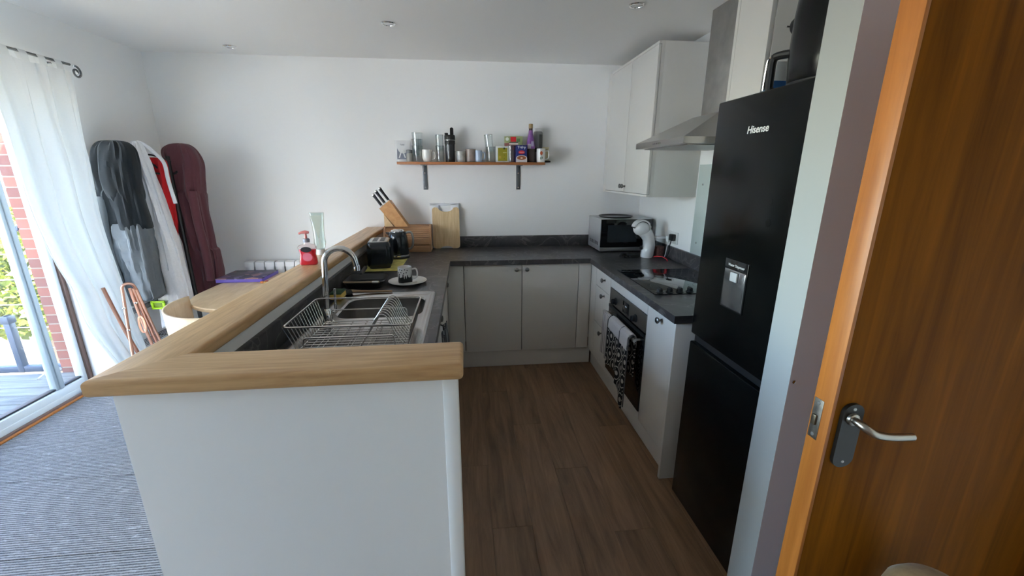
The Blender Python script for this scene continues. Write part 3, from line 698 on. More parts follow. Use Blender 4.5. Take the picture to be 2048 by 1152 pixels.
g = G(); pr = rrect(-.125, .125, 0, .385, .02, 5); mm = Lm(-1.762, -.0425, .9113)
g.prism(rrect(-.125, .125, 0, .335, .02, 5), 'y', -.010, 0).box(-.125, -.05, -.010, 0, .330, .385, .003).box(.05, .125, -.010, 0, .330, .385, .003).box(-.125, .125, -.010, 0, .368, .388, .003)
g.v = [mm @ v for v in g.v]; mk('board', g, plain('white_board', (.84, .86, .90, 1), .4), t, smooth=False)
# soap and upside-down bottle on the oak ledge
M_soapglass = thin_glass('soap_bottle', (.97, .92, .92, 1), 1.45, .02, 1.6)
M_pink = plain('pink_pump', rgb(205, 120, 112), .35)
M_soapred = cloth('red_soap', rgb(236, 70, 92), .6, rough=.2, bump=0, var=0)
t = thing('hand_soap', 'clear pump bottle of red hand soap on the oak ledge', 'soap bottle', (-2.378, -1.54, 1.0985))
def orect(hx, hy, z, r): return [(x, y, z) for x, y in rrect(-hx, hx, -hy, hy, r, 4)]
prof = ((.040, .022, 0, .01), (.043, .025, .006, .014), (.040, .024, .03, .014), (.037, .022, .05, .014), (.040, .024, .075, .014), (.043, .025, .092, .014), (.036, .022, .100, .014), (.016, .015, .106, .012), (.014, .014, .116, .012))
mk('bottle', G().loft([orect(*p) for p in prof]), M_soapglass, t, local=True)
mk('liquid_soap', G().loft([orect(a-.003, b-.003, c+.002, d-.003) for a, b, c, d in prof[:5]]), M_soapred, t, local=True)
mk('label_badge', G().loft([[(.002+.026*s_*math.cos(a), -.0255-.0006*(1-s_), .080+.014*s_*math.sin(a)) for a in [2*PI*k/20 for k in range(20)]] for s_ in (1, .01)], caps=False), plain('badge_black', (.02, .02, .025, 1), .3), t, local=True)
mk('label_print', G().loft([[(.004+.024*s_*math.cos(a), -.0245-.0005*(1-s_), .042+.022*s_*math.sin(a)) for a in [2*PI*k/20 for k in range(20)]] for s_ in (1, .01)], caps=False), plain('label_pink', rgb(206, 104, 124), .4), t, local=True)
mk('collar', G().lathe([(.015, .114), (.016, .118), (.016, .130), (.012, .133), (.001, .133)], (0, 0, 0), 18), plain('collar_grey', rgb(150, 150, 160), .35), t, local=True)
pm = mk('pump_stem', G().lathe([(.006, .132), (.005, .158), (.008, .160), (.001, .166)], (0, 0, 0), 14), M_pink, t, local=True)
mk('pump_head', G().tube([(.016, 0, .163), (0, 0, .165), (-.022, 0, .162), (-.032, 0, .157)], [.006, .009, .006, .005], 10), M_pink, pm, local=True)
t = thing('clear_bottle', 'upside-down clear tapered plastic bottle with white cap on the oak ledge', 'bottle', (-2.405, -1.27, 1.0985), rz=.15)
mk('bottle', G().loft([[(x, y, z) for x, y in rrect(-a, a, -b, b, min(a, b)*.8, 4)] for a, b, z in ((.020, .020, .03), (.026, .024, .045), (.031, .026, .07), (.028, .024, .10), (.030, .024, .15), (.034, .024, .20), (.037, .022, .23), (.037, .018, .238))]), thin_glass('clear_plastic', (.80, .87, .84, 1), 1.5, .08, 2.4), t, local=True)
mk('label', G().prism([(-.030, .225), (.030, .225), (.012, .150), (.003, .10), (-.003, .10), (-.012, .150)], 'y', -.0262, -.0258), plain('label_pale', rgb(196, 204, 190), .5), t, local=True, smooth=False)
mk('cap', G().lathe([(.001, 0), (.023, 0), (.025, .004), (.022, .032), (.001, .033)], (0, 0, 0), 22), M_white, t, local=True)

# ---------------------------------------------------------------- towels
def stripe_cloth(name, c1, c2, scale, axis='X'):
    m, n, l, p = new_mat(name); tc = n.new('ShaderNodeTexCoord'); w = n.new('ShaderNodeTexWave'); w.bands_direction = axis; w.inputs['Scale'].default_value = scale; w.inputs['Distortion'].default_value = .6
    l.new(tc.outputs['Object'], w.inputs['Vector']); r = n.new('ShaderNodeValToRGB'); r.color_ramp.elements[0].color = c1; r.color_ramp.elements[1].color = c2; r.color_ramp.elements[0].position = .35; r.color_ramp.elements[1].position = .65
    l.new(w.outputs['Fac'], r.inputs[0]); l.new(r.outputs[0], p.inputs['Base Color']); p.inputs['Roughness'].default_value = .95; p.inputs['Specular IOR Level'].default_value = .1
    return m
M_stripe = stripe_cloth('striped_tea_towel', rgb(150, 146, 146), rgb(206, 200, 198), 18, 'Y')
M_stripe2 = stripe_cloth('grey_striped_towel', rgb(70, 70, 74), rgb(128, 128, 130), 14, 'Y')
def lattice_mat():
    m, n, l, p = new_mat('ogee_print'); tc = n.new('ShaderNodeTexCoord'); sp = n.new('ShaderNodeSeparateXYZ'); l.new(tc.outputs['Object'], sp.inputs[0])
    def math_(op, a, b=None):
        k = n.new('ShaderNodeMath'); k.operation = op
        for i, v in enumerate((a, b)):
            if v is None: continue
            if isinstance(v, (int, float)): k.inputs[i].default_value = v
            else: l.new(v, k.inputs[i])
        return k.outputs[0]
    u = math_('MULTIPLY', sp.outputs['Y'], 2*PI/.105); v = math_('MULTIPLY', sp.outputs['Z'], 2*PI/.12)
    s_ = math_('ADD', math_('COSINE', u), math_('COSINE', v))
    a = math_('ABSOLUTE', s_); ring = math_('ABSOLUTE', math_('SUBTRACT', a, .42))
    line = math_('LESS_THAN', ring, .17); dot = math_('GREATER_THAN', a, 1.72)
    f = math_('MAXIMUM', line, dot)
    mx = n.new('ShaderNodeMix'); mx.data_type = 'RGBA'; l.new(f, mx.inputs['Factor']); mx.inputs[6].default_value = rgb(44, 44, 46); mx.inputs[7].default_value = rgb(186, 182, 176)
    l.new(mx.outputs[2], p.inputs['Base Color']); p.inputs['Roughness'].default_value = .95; p.inputs['Specular IOR Level'].default_value = .1
    return m
M_ogee = lattice_mat()
M_gloveback = cloth('glove_light', rgb(196, 194, 194), 0, weave=500, bump=.4)
def hang(y0, y1, zf0, zf1, zb, x_rail, zr, r, amp, nw, ph=0, flare=.0):
    """cloth over a rail running along y: front drop to zf0..zf1 (at y0,y1), back drop to zb"""
    def fn(u, v):
        y = y0+(y1-y0)*u
        zf = zf0+(zf1-zf0)*u
        if v < .66:
            t_ = v/.66; z = zf+(zr-zf)*t_; x = x_rail-r; k = 1-t_
        elif v < .80:
            a = PI*(v-.66)/.14; z = zr+r*math.sin(a); x = x_rail-r*math.cos(a); k = 0
        else:
            t_ = (v-.80)/.20; z = zr-(zr-zb)*t_; x = x_rail+r; k = 0
        return (x-amp*(.35+k)*(1+math.sin(u*nw*2*PI+ph))*(.6 if v < .7 else 0)-flare*k, y, z)
    return G().grid(fn, 28, 30)
t = thing('tea_towel', 'pale striped tea towel hanging over the left half of the oven handle', 'tea towel', (-.66, -1.2, .33))
mk('towel_cloth', hang(-1.31, -1.112, .335, .36, .45, -.648, .637, .0135, .008, 2.5), M_stripe, t, fix=False, solid=.002)
t = thing('oven_glove', 'dark double oven glove with pale ogee lattice print on the oven handle', 'oven glove', (-.665, -1.43, .19))
mk('near_pocket', hang(-1.60, -1.47, .195, .30, .40, -.648, .637, .0175, .010, 1.0, .5, .012), M_ogee, t, fix=False, solid=.008)
mk('far_pocket', hang(-1.462, -1.262, .355, .335, .42, -.648, .637, .0195, .007, 1.0, 2.0), M_ogee, t, fix=False, solid=.008)
mk('light_band', hang(-1.59, -1.268, .565, .590, .58, -.648, .637, .0265, .003, 1.0, 1.5), M_gloveback, t, fix=False, solid=.004)
for y in (-1.605, -1.466, -1.258):
    mk('binding', G().tube([(-.680, y, .36 if y > -1.6 else .21), (-.678, y, .5), (-.676, y, .637), (-.664, y, .657), (-.648, y, .665)], .004, 6), cloth('binding_grey', rgb(90, 90, 92)), t)
t = thing('tea_towel', 'dark grey striped tea towel hanging below the sink worktop edge', 'tea towel', (-1.69, -1.9, .47))
def lt(u, v):
    y = -2.06+.34*u*(1-.35*v)+.06*v; z = .50+.352*v
    return (-1.712+.020*(1-v)+.014*math.sin(u*15)*(1-.4*v)+.022, y, z)
mk('towel_cloth', G().grid(lt, 30, 16), M_stripe2, t, fix=False, solid=.003)
mk('hanging_hook', G().tube([(-1.735, -1.86, .862), (-1.705, -1.86, .862), (-1.688, -1.86, .852), (-1.69, -1.86, .842)], .004, 8), M_blackmat, t)

# ================================================================ RIGHT COUNTER
# hob
t = thing('hob', 'black glass electric hob with four knobs set in the worktop', 'hob', (-.31, -1.345, .91))
mk('hob_glass', G().box(-.562, -.06, -1.645, -1.05, .910, .9155, .0015), M_blackglass, t)
for i in range(4):
    x = -.522+i*.058
    k = mk('knob', G().lathe([(.021, 0), (.021, .003), (.017, .005), (.016, .020), (.014, .022), (.001, .022)], (x, -1.612, .9155), 24), M_blackmat, t)
    mk('knob_grip', G().box(x-.004, x+.004, -1.630, -1.594, .937, .944, .002), M_blackmat, k)
for x, y, r in ((-.43, -1.50, .09), (-.19, -1.50, .07), (-.43, -1.20, .07), (-.19, -1.20, .09)):
    mk('cooking_zone', G().lathe([(r, .9157), (r-.002, .9157)], (x, y, 0), 48, caps=False), plain('zone_line', (.035, .035, .036, 1), .2), t)
# microwave
t = thing('microwave', 'silver microwave oven with black glass door in the back corner', 'microwave', (-.25, -.22, .91))
X0, X1, Y0, Y1, Z0, Z1 = -.478, -.030, -.385, -.045, .922, 1.188
mk('casing', G().box(X0, X1, Y0+.012, Y1, Z0, Z1, .004), plain('microwave_silver', (.55, .56, .57, 1), .35, .6), t)
dm = mk('door', G().box(X0+.004, X1-.085, Y0-.004, Y0+.012, Z0+.032, Z1-.004, .003), M_blackgloss, t)
mk('door_window', G().box(X0+.06, X1-.135, Y0-.005, Y0-.0035, Z0+.075, Z1-.05), plain('mesh_window', (.02, .025, .03, 1), .1), dm)
mk('bottom_trim', G().box(X0+.002, X1-.002, Y0-.005, Y0+.012, Z0, Z0+.030, .002), plain('trim_silver', (.42, .42, .42, 1), .3, .8), t)
cpn = mk('control_panel', G().box(X1-.084, X1-.002, Y0-.004, Y0+.012, Z0+.032, Z1-.004, .002), plain('panel_dark', (.03, .03, .032, 1), .25), t)
for z in (1.04, 1.12): mk('dial', G().lathe([(.024, 0), (.021, .016), (.001, .017)], (X1-.043, Y0-.004, z), 20, M=Vector((0, -1, 0)).to_track_quat('Z', 'Y').to_matrix().to_4x4()), M_steel, cpn)
for i in range(7): mk('vent_slot', G().box(X0-.0006, X0+.001, Y0+.05+i*.035, Y0+.066+i*.035, .965, .995), M_gap, t, smooth=False)
for x in (X0+.03, X1-.03):
    for y in (Y0+.04, Y1-.04): mk('foot', G().lathe([(.012, 0), (.012, .013), (.001, .013)], (x, y, .9105), 12), M_blackmat, t)
t = thing('round_tray', 'black round pan lid lying on top of the microwave', 'tray', (-.30, -.24, 1.1885))
mk('tray_disc', G().lathe([(.001, .004), (.128, .004), (.142, .013), (.145, .011), (.132, 0), (.001, 0)], (-.30, -.225, 1.1888), 44), plain('tray_black', (.02, .02, .02, 1), .35), t)
# capsule coffee machine
t = thing('coffee_machine', 'white curved pod coffee machine in front of the microwave', 'coffee machine', (-.15, -.60, .9105))
M_cw = plain('coffee_white', (.80, .80, .80, 1), .18, coat=.4)
def cmr(c, hx, hy, z, tilt=0): return [(c[0]+hx*math.cos(a)*1, c[1]+hy*math.sin(a), z+tilt*math.cos(a)) for a in [2*PI*k/24 for k in range(24)]]
mk('body', G().loft([cmr((-.135, -.60), .046, .052, .9107), cmr((-.133, -.60), .049, .055, .925), cmr((-.126, -.60), .048, .056, .97), cmr((-.120, -.60), .046, .054, 1.01), cmr((-.127, -.60), .043, .052, 1.05, .008), cmr((-.145, -.60), .046, .054, 1.085, .018), cmr((-.170, -.60), .05, .055, 1.11, .03)]), M_cw, t)
hc = Vector((-.195, -.60, 1.135))
mq = frame_matrix(hc, (.35, 0, -.94), (0, 1, 0))
g = G()
for s_, r in ((-.062, .02), (-.056, .042), (-.03, .058), (.0, .062), (.03, .058), (.056, .042), (.062, .02)):
    pass
rings = []
for k in range(9):
    th = -PI/2+PI*k/8; r = .060*math.cos(th)+.002
    rings.append([(hc.x+r*math.cos(a), hc.y+.058*math.sin(th), hc.z+r*.92*math.sin(a)) for a in [2*PI*j/28 for j in range(28)]])
mk('head', G().loft(rings), M_cw, t)
arcp = [(hc.x+.070*math.cos(a), hc.y, hc.z+.066*math.sin(a)+.004) for a in [math.radians(30+14*k) for k in range(11)]]
g = G().loft([[(p[0], p[1]-.03, p[2]), (p[0], p[1]+.03, p[2]), (p[0]*1.0+(hc.x-p[0])*.16, p[1]+.03, p[2]+(hc.z-p[2])*.16), (p[0]+(hc.x-p[0])*.16, p[1]-.03, p[2]+(hc.z-p[2])*.16)] for p in arcp])
mk('locking_handle', g, M_cw, t)
mk('handle_inset', G().loft([[(hc.x+.063*math.cos(a), hc.y-.022, hc.z+.061*math.sin(a)), (hc.x+.063*math.cos(a), hc.y+.022, hc.z+.061*math.sin(a)), (hc.x+.052*math.cos(a), hc.y+.022, hc.z+.05*math.sin(a)), (hc.x+.052*math.cos(a), hc.y-.022, hc.z+.05*math.sin(a))] for a in [math.radians(40+15*k) for k in range(10)]]), M_blackmat, t)
mk('pod_nozzle', G().lathe([(.012, 0), (.018, .012), (.018, .03), (.001, .031)], (-.215, -.60, 1.058), 18), M_blackmat, t)
mk('side_grip', G().lathe([(.016, 0), (.016, .01), (.001, .012)], (-.178, -.60, .985), 18, M=Vector((-1, 0, 0)).to_track_quat('Z', 'Y').to_matrix().to_4x4()), M_blackmat, t)
dt = mk('drip_tray', G().lathe([(.001, 0), (.047, 0), (.05, .006), (.05, .026), (.044, .028), (.001, .026)], (-.235, -.575, .9107), 28), M_blackmat, t)
mk('drip_grid', G().box(-.275, -.195, -.582, -.568, .938, .942, .001), M_blackmat, dt)
mk('power_cord', G().tube(spline([(-.092, -.640, .918), (-.070, -.665, .926), (-.048, -.705, .928), (-.040, -.75, .921), (-.052, -.79, .916)], 6), .0045, 8), plain('red_rubber', rgb(190, 40, 48), .4), t, label='red power cord')
t.location.x -= .028
# clear container
t = thing('storage_jar', 'clear plastic jug with white lid and pinkish contents behind the coffee machine', 'jar', (-.0605, -.598, .9105))
mk('jar_body', G().loft([orect(.028, .030, 0, .012)]+[orect(a, a, z, .012) for a, z in ((.031, .004), (.033, .10), (.035, .135), (.036, .148))]), thin_glass('jar_plastic', (.88, .90, .90, 1), 1.45, .05, 1.8), t, local=True)
mk('contents', G().loft([orect(.028, .028, .003, .010), orect(.0305, .0305, .085, .010)]), plain('pink_contents', rgb(150, 106, 100), .7, var=.3, vscale=60), t, local=True)
mk('lid', G().loft([orect(.0365, .0365, .148, .013), orect(.0375, .0375, .156, .013), orect(.035, .035, .160, .013)]), M_white, t, local=True)
# socket with plugs and cords
t = thing('wall_socket', 'white double wall socket above the right worktop', 'socket', (-.006, -.70, 1.03))
sk = mk('face_plate', G().box(-.012, -.0005, -.772, -.628, 1.032, 1.122, .003), M_white, t)
for y in (-.735, -.665): mk('rocker', G().box(-.0145, -.011, y-.008, y+.008, 1.10, 1.115, .001), M_white, sk)
t = thing('plug', 'black mains plug in the wall socket', 'plug', (-.03, -.70, 1.055), group='plugs in the wall socket')
mk('plug_body', G().box(-.048, -.0125, -.757, -.707, 1.058, 1.108, .008), M_blackmat, t)
mk('flex', G().tube(spline([(-.035, -.732, 1.06), (-.045, -.735, 1.02), (-.04, -.72, .96), (-.045, -.69, .925), (-.075, -.665, .916)], 6), .0035, 8), M_blackmat, t)
t = thing('plug', 'white mains plug in the wall socket behind the black plug', 'plug', (-.03, -.66, 1.035), group='plugs in the wall socket')
mk('plug_body', G().box(-.044, -.0125, -.698, -.652, 1.040, 1.086, .008), M_white, t)
mk('flex', G().tube(spline([(-.03, -.675, 1.042), (-.036, -.676, 1.0), (-.040, -.672, .95), (-.046, -.668, .918)], 6), .003, 8), M_white, t)
t = thing('pan_grips', 'small black pot grips lying left of the coffee machine', 'pot grip', (-.33, -.57, .9105))
mk('grip', G().tube(spline([(-.37, -.59, .918), (-.345, -.565, .928), (-.31, -.56, .925), (-.285, -.58, .920)], 5), .011, 8), M_blackmat, t)
mk('grip_loop', G().tube(spline([(-.35, -.62, .915), (-.33, -.60, .922), (-.30, -.60, .918), (-.31, -.625, .914)], 5, True), .005, 8, True), M_blackmat, t)
# glass splashback with fixing screws
t = thing('splashback', 'pale green glass splashback panel screwed to the wall behind the hob', 'splashback', (-.005, -1.36, 1.009))
mk('glass_panel', G().box(-.008, -.001, -1.745, -.965, 1.0085, 1.607, .001), M_splash, t)
for y in (-1.03, -1.69):
    for z in (1.09, 1.48): mk('screw', G().lathe([(.007, 0), (.006, .004), (.001, .005)], (-.008, y, z), 14, M=Vector((-1, 0, 0)).to_track_quat('Z', 'Y').to_matrix().to_4x4()), M_dullsteel, t)
# cooker hood
t = thing('cooker_hood', 'stainless steel chimney cooker hood above the hob', 'cooker hood', (-.25, -1.36, 1.69))
mk('canopy', G().loft([[(-.50, -1.66, 1.695), (-.50, -1.06, 1.695), (-.002, -1.06, 1.695), (-.002, -1.66, 1.695)], [(-.50, -1.66, 1.727), (-.50, -1.06, 1.727), (-.002, -1.06, 1.727), (-.002, -1.66, 1.727)], [(-.235, -1.50, 1.865), (-.235, -1.23, 1.865), (-.002, -1.23, 1.865), (-.002, -1.50, 1.865)]]), M_steel, t, smooth=False)
mk('chimney', G().box(-.195, -.002, -1.49, -1.245, 1.866, CH-.002, .001), M_dullsteel, t)
mk('filter_panel', G().box(-.46, -.04, -1.62, -1.10, 1.689, 1.695), plain('filter_grey', (.4, .4, .4, 1), .4, 1), t)
for i in range(5): mk('button', G().lathe([(.004, 0), (.004, .003), (.001, .003)], (-.50, -1.315-i*.022, 1.711), 10, M=Vector((-1, 0, 0)).to_track_quat('Z', 'Y').to_matrix().to_4x4()), M_chrome, t)
# wall cupboards
t = thing('wall_cupboard', 'pale grey double-door wall cupboard in the right back corner', 'cupboard', (-.17, -.47, 1.393), group='pale wall cupboards')
mk('carcass', G().box(-.312, -.002, -.945, -.002, 1.393, 2.346, .001).box(-.335, -.312, -.945, -.943, 1.393, 2.346), M_cab, t)
box('scribe_strip', -.353, -.313, -.078, -.002, 1.395, 2.344, M_cab, t)
for y0, y1, ky in ((-.510, -.082, -.488), (-.942, -.515, -.537)):
    d = box('door', -.355, -.336, y0, y1, 1.412, 2.325, M_cab, t); knob((-.355, ky, 1.455), (-1, 0, 0), d)
box('bottom_rail', -.3535, -.313, -.944, -.08, 1.394, 1.409, M_cab, t); box('top_rail', -.3535, -.313, -.944, -.08, 2.328, 2.345, M_cab, t)
t = thing('wall_cupboard', 'tall pale wall cupboard between the cooker hood and the fridge', 'cupboard', (-.17, -1.86, 1.393), group='pale wall cupboards')
mk('carcass', G().box(-.334, -.002, -1.976, -1.735, 1.393, 2.346, .001), M_cab, t)
box('edge_strip', -.3535, -.335, -1.756, -1.735, 1.394, 2.345, M_cab, t)
d = box('door', -.355, -.336, -1.974, -1.760, 1.396, 2.343, M_cab, t); knob((-.355, -1.79, 1.455), (-1, 0, 0), d)

# ---------------------------------------------------------------- fridge freezer
t = thing('fridge_freezer', 'tall black fridge freezer with water dispenser at the end of the units', 'fridge', (-.3, -2.317, 0))
FXF = -.591; FY0, FY1 = -2.553, -2.082
mk('cabinet', G().box(FXF+.062, -.03, FY0, FY1, .03, 1.806, .004), M_blackmat, t)
up = mk('fridge_door', G().box(FXF, FXF+.058, FY0, FY1, .868, 1.812, .006, 3), M_fridge, t)
lo = mk('freezer_door', G().box(FXF, FXF+.058, FY0, FY1, .032, .830, .006, 3), M_fridge, t)
mk('handle_recess', G().box(FXF+.02, FXF+.06, FY0+.004, FY1-.004, .831, .867), M_blackmat, t, smooth=False)
for y in (FY0+.05, FY1-.05): mk('foot', G().lathe([(.018, 0), (.018, .03), (.001, .03)], (FXF+.10, y, .001), 12), M_blackmat, t)
def on_fridge(y, z, d=.0006): return frame_matrix((FXF-d, y, z), (0, -1, 0), (0, 0, 1))
M_letter = plain('letter_silver', (.75, .75, .74, 1), .35)
text('lettering', 'Hisense', .034, on_fridge(-2.332, 1.694), M_letter, up, shear=.15, bold=.0006)
dp = mk('water_dispenser', G().box(FXF-.003, FXF+.001, -2.397, -2.264, 1.055, 1.243, .001), plain('dispenser_black', (.01, .01, .011, 1), .12), up)
mk('dispenser_recess', G().loft([[(FXF-.0035, -2.392, 1.060), (FXF-.0035, -2.271, 1.060), (FXF-.0035, -2.268, 1.205), (FXF-.0035, -2.392, 1.205)], [(FXF-.006, -2.388, 1.064), (FXF-.006, -2.275, 1.064), (FXF-.006, -2.272, 1.200), (FXF-.006, -2.388, 1.200)]]), plain('dispenser_steel', (.35, .35, .36, 1), .2, .9), dp)
mk('dispenser_lever', G().box(FXF-.014, FXF-.006, -2.355, -2.315, 1.165, 1.200, .004), plain('lever_grey', (.5, .5, .5, 1), .25), dp)
text('lettering', 'Water Dispenser', .0135, on_fridge(-2.332, 1.222, .0036), M_letter, dp)
# dents in the door
for y, z, r in ((-2.448, 1.462, .010), (-2.453, 1.394, .013)):
    mk('dent', G().lathe([(r, 0), (r*.7, -.0006), (.001, -.0022)], (FXF-.0004, y, z), 16, M=Vector((-1, 0, 0)).to_track_quat('Z', 'Y').to_matrix().to_4x4()), M_fridge, up)
# things on top of the fridge
t = thing('air_fryer', 'large glossy black air fryer standing on top of the fridge', 'air fryer', (-.40, -2.42, 1.8125))
def fr(s_, z, ox=0): return [(ox+.145*s_*math.copysign(abs(math.cos(a))**.7, math.cos(a)), .125*s_*math.copysign(abs(math.sin(a))**.7, math.sin(a)), z) for a in [2*PI*k/36 for k in range(36)]]
fb = mk('fryer_body', G().loft([fr(.90, .008), fr(.96, .02), fr(1.0, .08), fr(1.0, .2), fr(.97, .27), fr(.88, .315), fr(.70, .342), fr(.4, .352), fr(.05, .354)]), plain('fryer_black', (.004, .004, .004, 1), .22, spec=.25), t, local=True)
mk('fryer_base', G().loft([fr(.86, 0), fr(.88, .009)]), M_blackmat, t, local=True)
mk('base_ring', G().loft([fr(.93, .006), fr(.965, .010), fr(.965, .016), fr(.94, .02)]), M_blackmat, t, local=True)
kn = mk('timer_knob', G().lathe([(.030, 0), (.030, .010), (.024, .024), (.001, .026)], (-.07, .118, .205), 24, M=Vector((-.15, 1, 0)).to_track_quat('Z', 'Y').to_matrix().to_4x4()), M_blackmat, t, local=True)
mk('knob_band', G().box(-.105, -.04, .140, .1445, .202, .207), M_chrome, kn, local=True)
hd = mk('basket_handle', G().tube(spline([(-.10, .095, .115), (-.115, .135, .118), (-.122, .158, .110), (-.118, .166, .06), (-.114, .170, .018), (-.110, .160, .012)], 5), [.013]*26, 10), M_blackmat, t, local=True)
mk('handle_trim', G().tube(spline([(-.134, .150, .115), (-.135, .166, .108), (-.131, .176, .06), (-.127, .182, .018)], 5), .004, 8), M_chrome, hd, local=True)
t = thing('carton', 'small blue and white carton behind the air fryer handle', 'carton', (-.435, -2.17, 1.8125))
mk('carton_body', G().box(-.46, -.41, -2.196, -2.146, 1.813, 1.935, .001), plain('carton_white', (.72, .74, .72, 1), .5), t)
mk('carton_band', G().box(-.4606, -.4094, -2.1966, -2.1454, 1.814, 1.872), plain('carton_blue', rgb(60, 110, 170), .5), t, smooth=False)

# ---------------------------------------------------------------- brown door on the right
dt_ = thing('door_2', 'dark brown stained wooden door standing open on the right', None, (0, -2.945, 0), rz=0, kind='structure')
def D(g): return g
leaf = mk('door_leaf', G().box(-.7535, -.018, -2.975, -2.9245, .006, 2.03, .001), M_door, dt_)
mk('edge_lipping', G().box(-.7625, -.7535, -2.9755, -2.924, .006, 2.03, .001), M_lipping, dt_)
NXm = Vector((-1, 0, 0)).to_track_quat('Z', 'Y').to_matrix().to_4x4(); NYm = Vector((0, -1, 0)).to_track_quat('Z', 'Y').to_matrix().to_4x4()
lp = mk('latch_plate', G().box(-.7637, -.7623, -2.9535, -2.928, .942, 1.044, .0005), plain('tarnished_steel', (.22, .19, .16, 1), .45, .9, var=.4, vscale=60), dt_)
mk('latch_bolt', G().box(-.7695, -.7635, -2.946, -2.934, .978, 1.004, .002), plain('bolt_brass', (.16, .13, .09, 1), .4, .9), lp)
for z in (.952, 1.034): mk('screw', G().lathe([(.0045, 0), (.004, .001), (.001, .0012)], (-.7637, -2.941, z), 12, M=NXm), M_dullsteel, lp)
M_plate = plain('handle_plate_dark', (.045, .04, .035, 1), .3, .8)
pl_ = mk('handle_plate', G().prism(rrect(-.740, -.689, .888, 1.052, .024, 8), 'y', -2.984, -2.9752), M_plate, dt_)
for z in (.903, 1.040): mk('screw', G().lathe([(.004, 0), (.003, .0015), (.001, .002)], (-.7145, -2.984, z), 12, M=NYm), M_dullsteel, pl_)
M_lever = plain('lever_satin', (.42, .38, .33, 1), .28, 1)
mk('lever_handle', G().tube(spline([(-.716, -2.982, 1.016), (-.720, -3.004, 1.018), (-.714, -3.020, 1.013), (-.698, -3.026, 1.003), (-.66, -3.026, .994), (-.602, -3.024, .989)], 5), .0085, 14), M_lever, pl_)
mk('lever_rose', G().lathe([(.015, 0), (.014, .006), (.010, .008)], (-.716, -2.984, 1.016), 18, M=NYm), M_lever, pl_)
struct('trim_2', G().box(-.014, 0, -3.10, -2.90, 0, 2.06, .002), M_lipping)
# wall screw fixing on the shade-tinted face near the stub corner
mk('wall_fixing', G().lathe([(.006, 0), (.006, .004), (.001, .006)], (-.587, -2.668, .935), 12, M=Vector((0, -1, 0)).to_track_quat('Z', 'Y').to_matrix().to_4x4()), M_chrome, label='tiny metal fixing on the shaded wall corner near the door', cat='wall fixing')
# tan thing at the bottom edge in front of the door
t = thing('woven_bin', 'tan woven round-topped bin in front of the brown door', 'bin', (-.53, -3.105, 0))
mk('bin_body', G().lathe([(.001, .003), (.075, .003), (.082, .02), (.090, .3), (.092, .56), (.090, .565)], (0, 0, 0), 36), M_tan, t, local=True)
mk('bin_lid', G().lathe([(.094, .566), (.0955, .580), (.088, .615), (.068, .642), (.040, .656), (.001, .662)], (0, 0, 0), 36), M_tan, t, local=True)

# ================================================================ WALL SHELF
SZ = 1.636
t = thing('wall_shelf', 'brown wooden wall shelf on two grey steel brackets', 'shelf', (-1.515, -.1, SZ-.022))
mk('shelf_board', G().box(-2.112, -.918, -.20, -.006, SZ-.020, SZ, .0015), M_shelfwood, t)
M_brk = plain('bracket_grey', rgb(120, 124, 128), .4, .7)
for x in (-1.915, -1.118):
    b = mk('bracket', G().box(x-.018, x+.018, -.006, -.001, 1.412, SZ-.021, .001).box(x-.018, x+.018, -.165, -.001, SZ-.026, SZ-.0205, .001).prism([(-.006, 1.60), (-.006, SZ-.026), (-.045, SZ-.026)], 'x', x-.004, x+.004), M_brk, t)
    for z in (1.43, 1.55): mk('screw', G().lathe([(.006, 0), (.005, .003), (.001, .003)], (x, -.006, z), 12, M=Vector((0, -1, 0)).to_track_quat('Z', 'Y').to_matrix().to_4x4()), M_chrome, b)
SZ += .0004
GRP = 'things on the wall shelf'
def top(name, label, cat, x, y): return thing(name, label, cat, (x, y, SZ), group=None)
# coffee pouch
t = top('coffee_pouch', 'white and grey zip coffee pouch with an arrow-shaped mark at the left shelf end', 'pouch', -2.07, -.10)
def pouch(u, v):
    a = 2*PI*u; th = .030*(1-v)**.7+.001; w = .058+.004*v
    return (w*math.copysign(abs(math.cos(a))**.6, math.cos(a)), th*math.copysign(abs(math.sin(a))**.8, math.sin(a)), .167*v)
mk('pouch_bag', G().loft([[pouch(k/32, j/10) for k in range(32)] for j in range(11)]), plain('pouch_white', (.68, .68, .68, 1), .35), t, local=True)
mk('pouch_panel', G().grid(lambda u, v: (-.046+.085*u, -.0335*(1-(.03+.10*v)/.167)**.7-.0015, .02+.085*v), 4, 8), plain('pouch_grey', rgb(134, 138, 152), .4), t, local=True, fix=False)
for sx in (-1, 1):
    mk('arrow_mark', G().loft([[(-.004+sx*.004-.004, -.0335, .088), (-.004+sx*.004+.004, -.0335, .088), (-.004+sx*.004+.004, -.0345, .088), (-.004+sx*.004-.004, -.0345, .088)], [(-.004+sx*.024-.005, -.041, .030), (-.004+sx*.024+.005, -.041, .030), (-.004+sx*.024+.005, -.042, .030), (-.004+sx*.024-.005, -.042, .030)]]), M_white, t, local=True)
text('lettering', 'Taste', .015, frame_matrix((-2.072, -.1215, SZ+.132), (1, 0, 0), (0, -.1, 1)), plain('print_grey', rgb(70, 70, 76), .5), t)
t = top('small_jar', 'small grey-lidded glass jar beside the coffee pouch', 'jar', -2.015, -.15)
mk('jar_glass', G().lathe([(.001, 0), (.025, 0), (.027, .004), (.027, .055), (.022, .066)], (0, 0, 0), 22), plain('jar_grey', rgb(150, 148, 140), .25), t, local=True)
mk('lid', G().lathe([(.024, .066), (.025, .070), (.025, .088), (.021, .092), (.001, .093)], (0, 0, 0), 22), plain('lid_grey', rgb(96, 98, 102), .4), t, local=True)
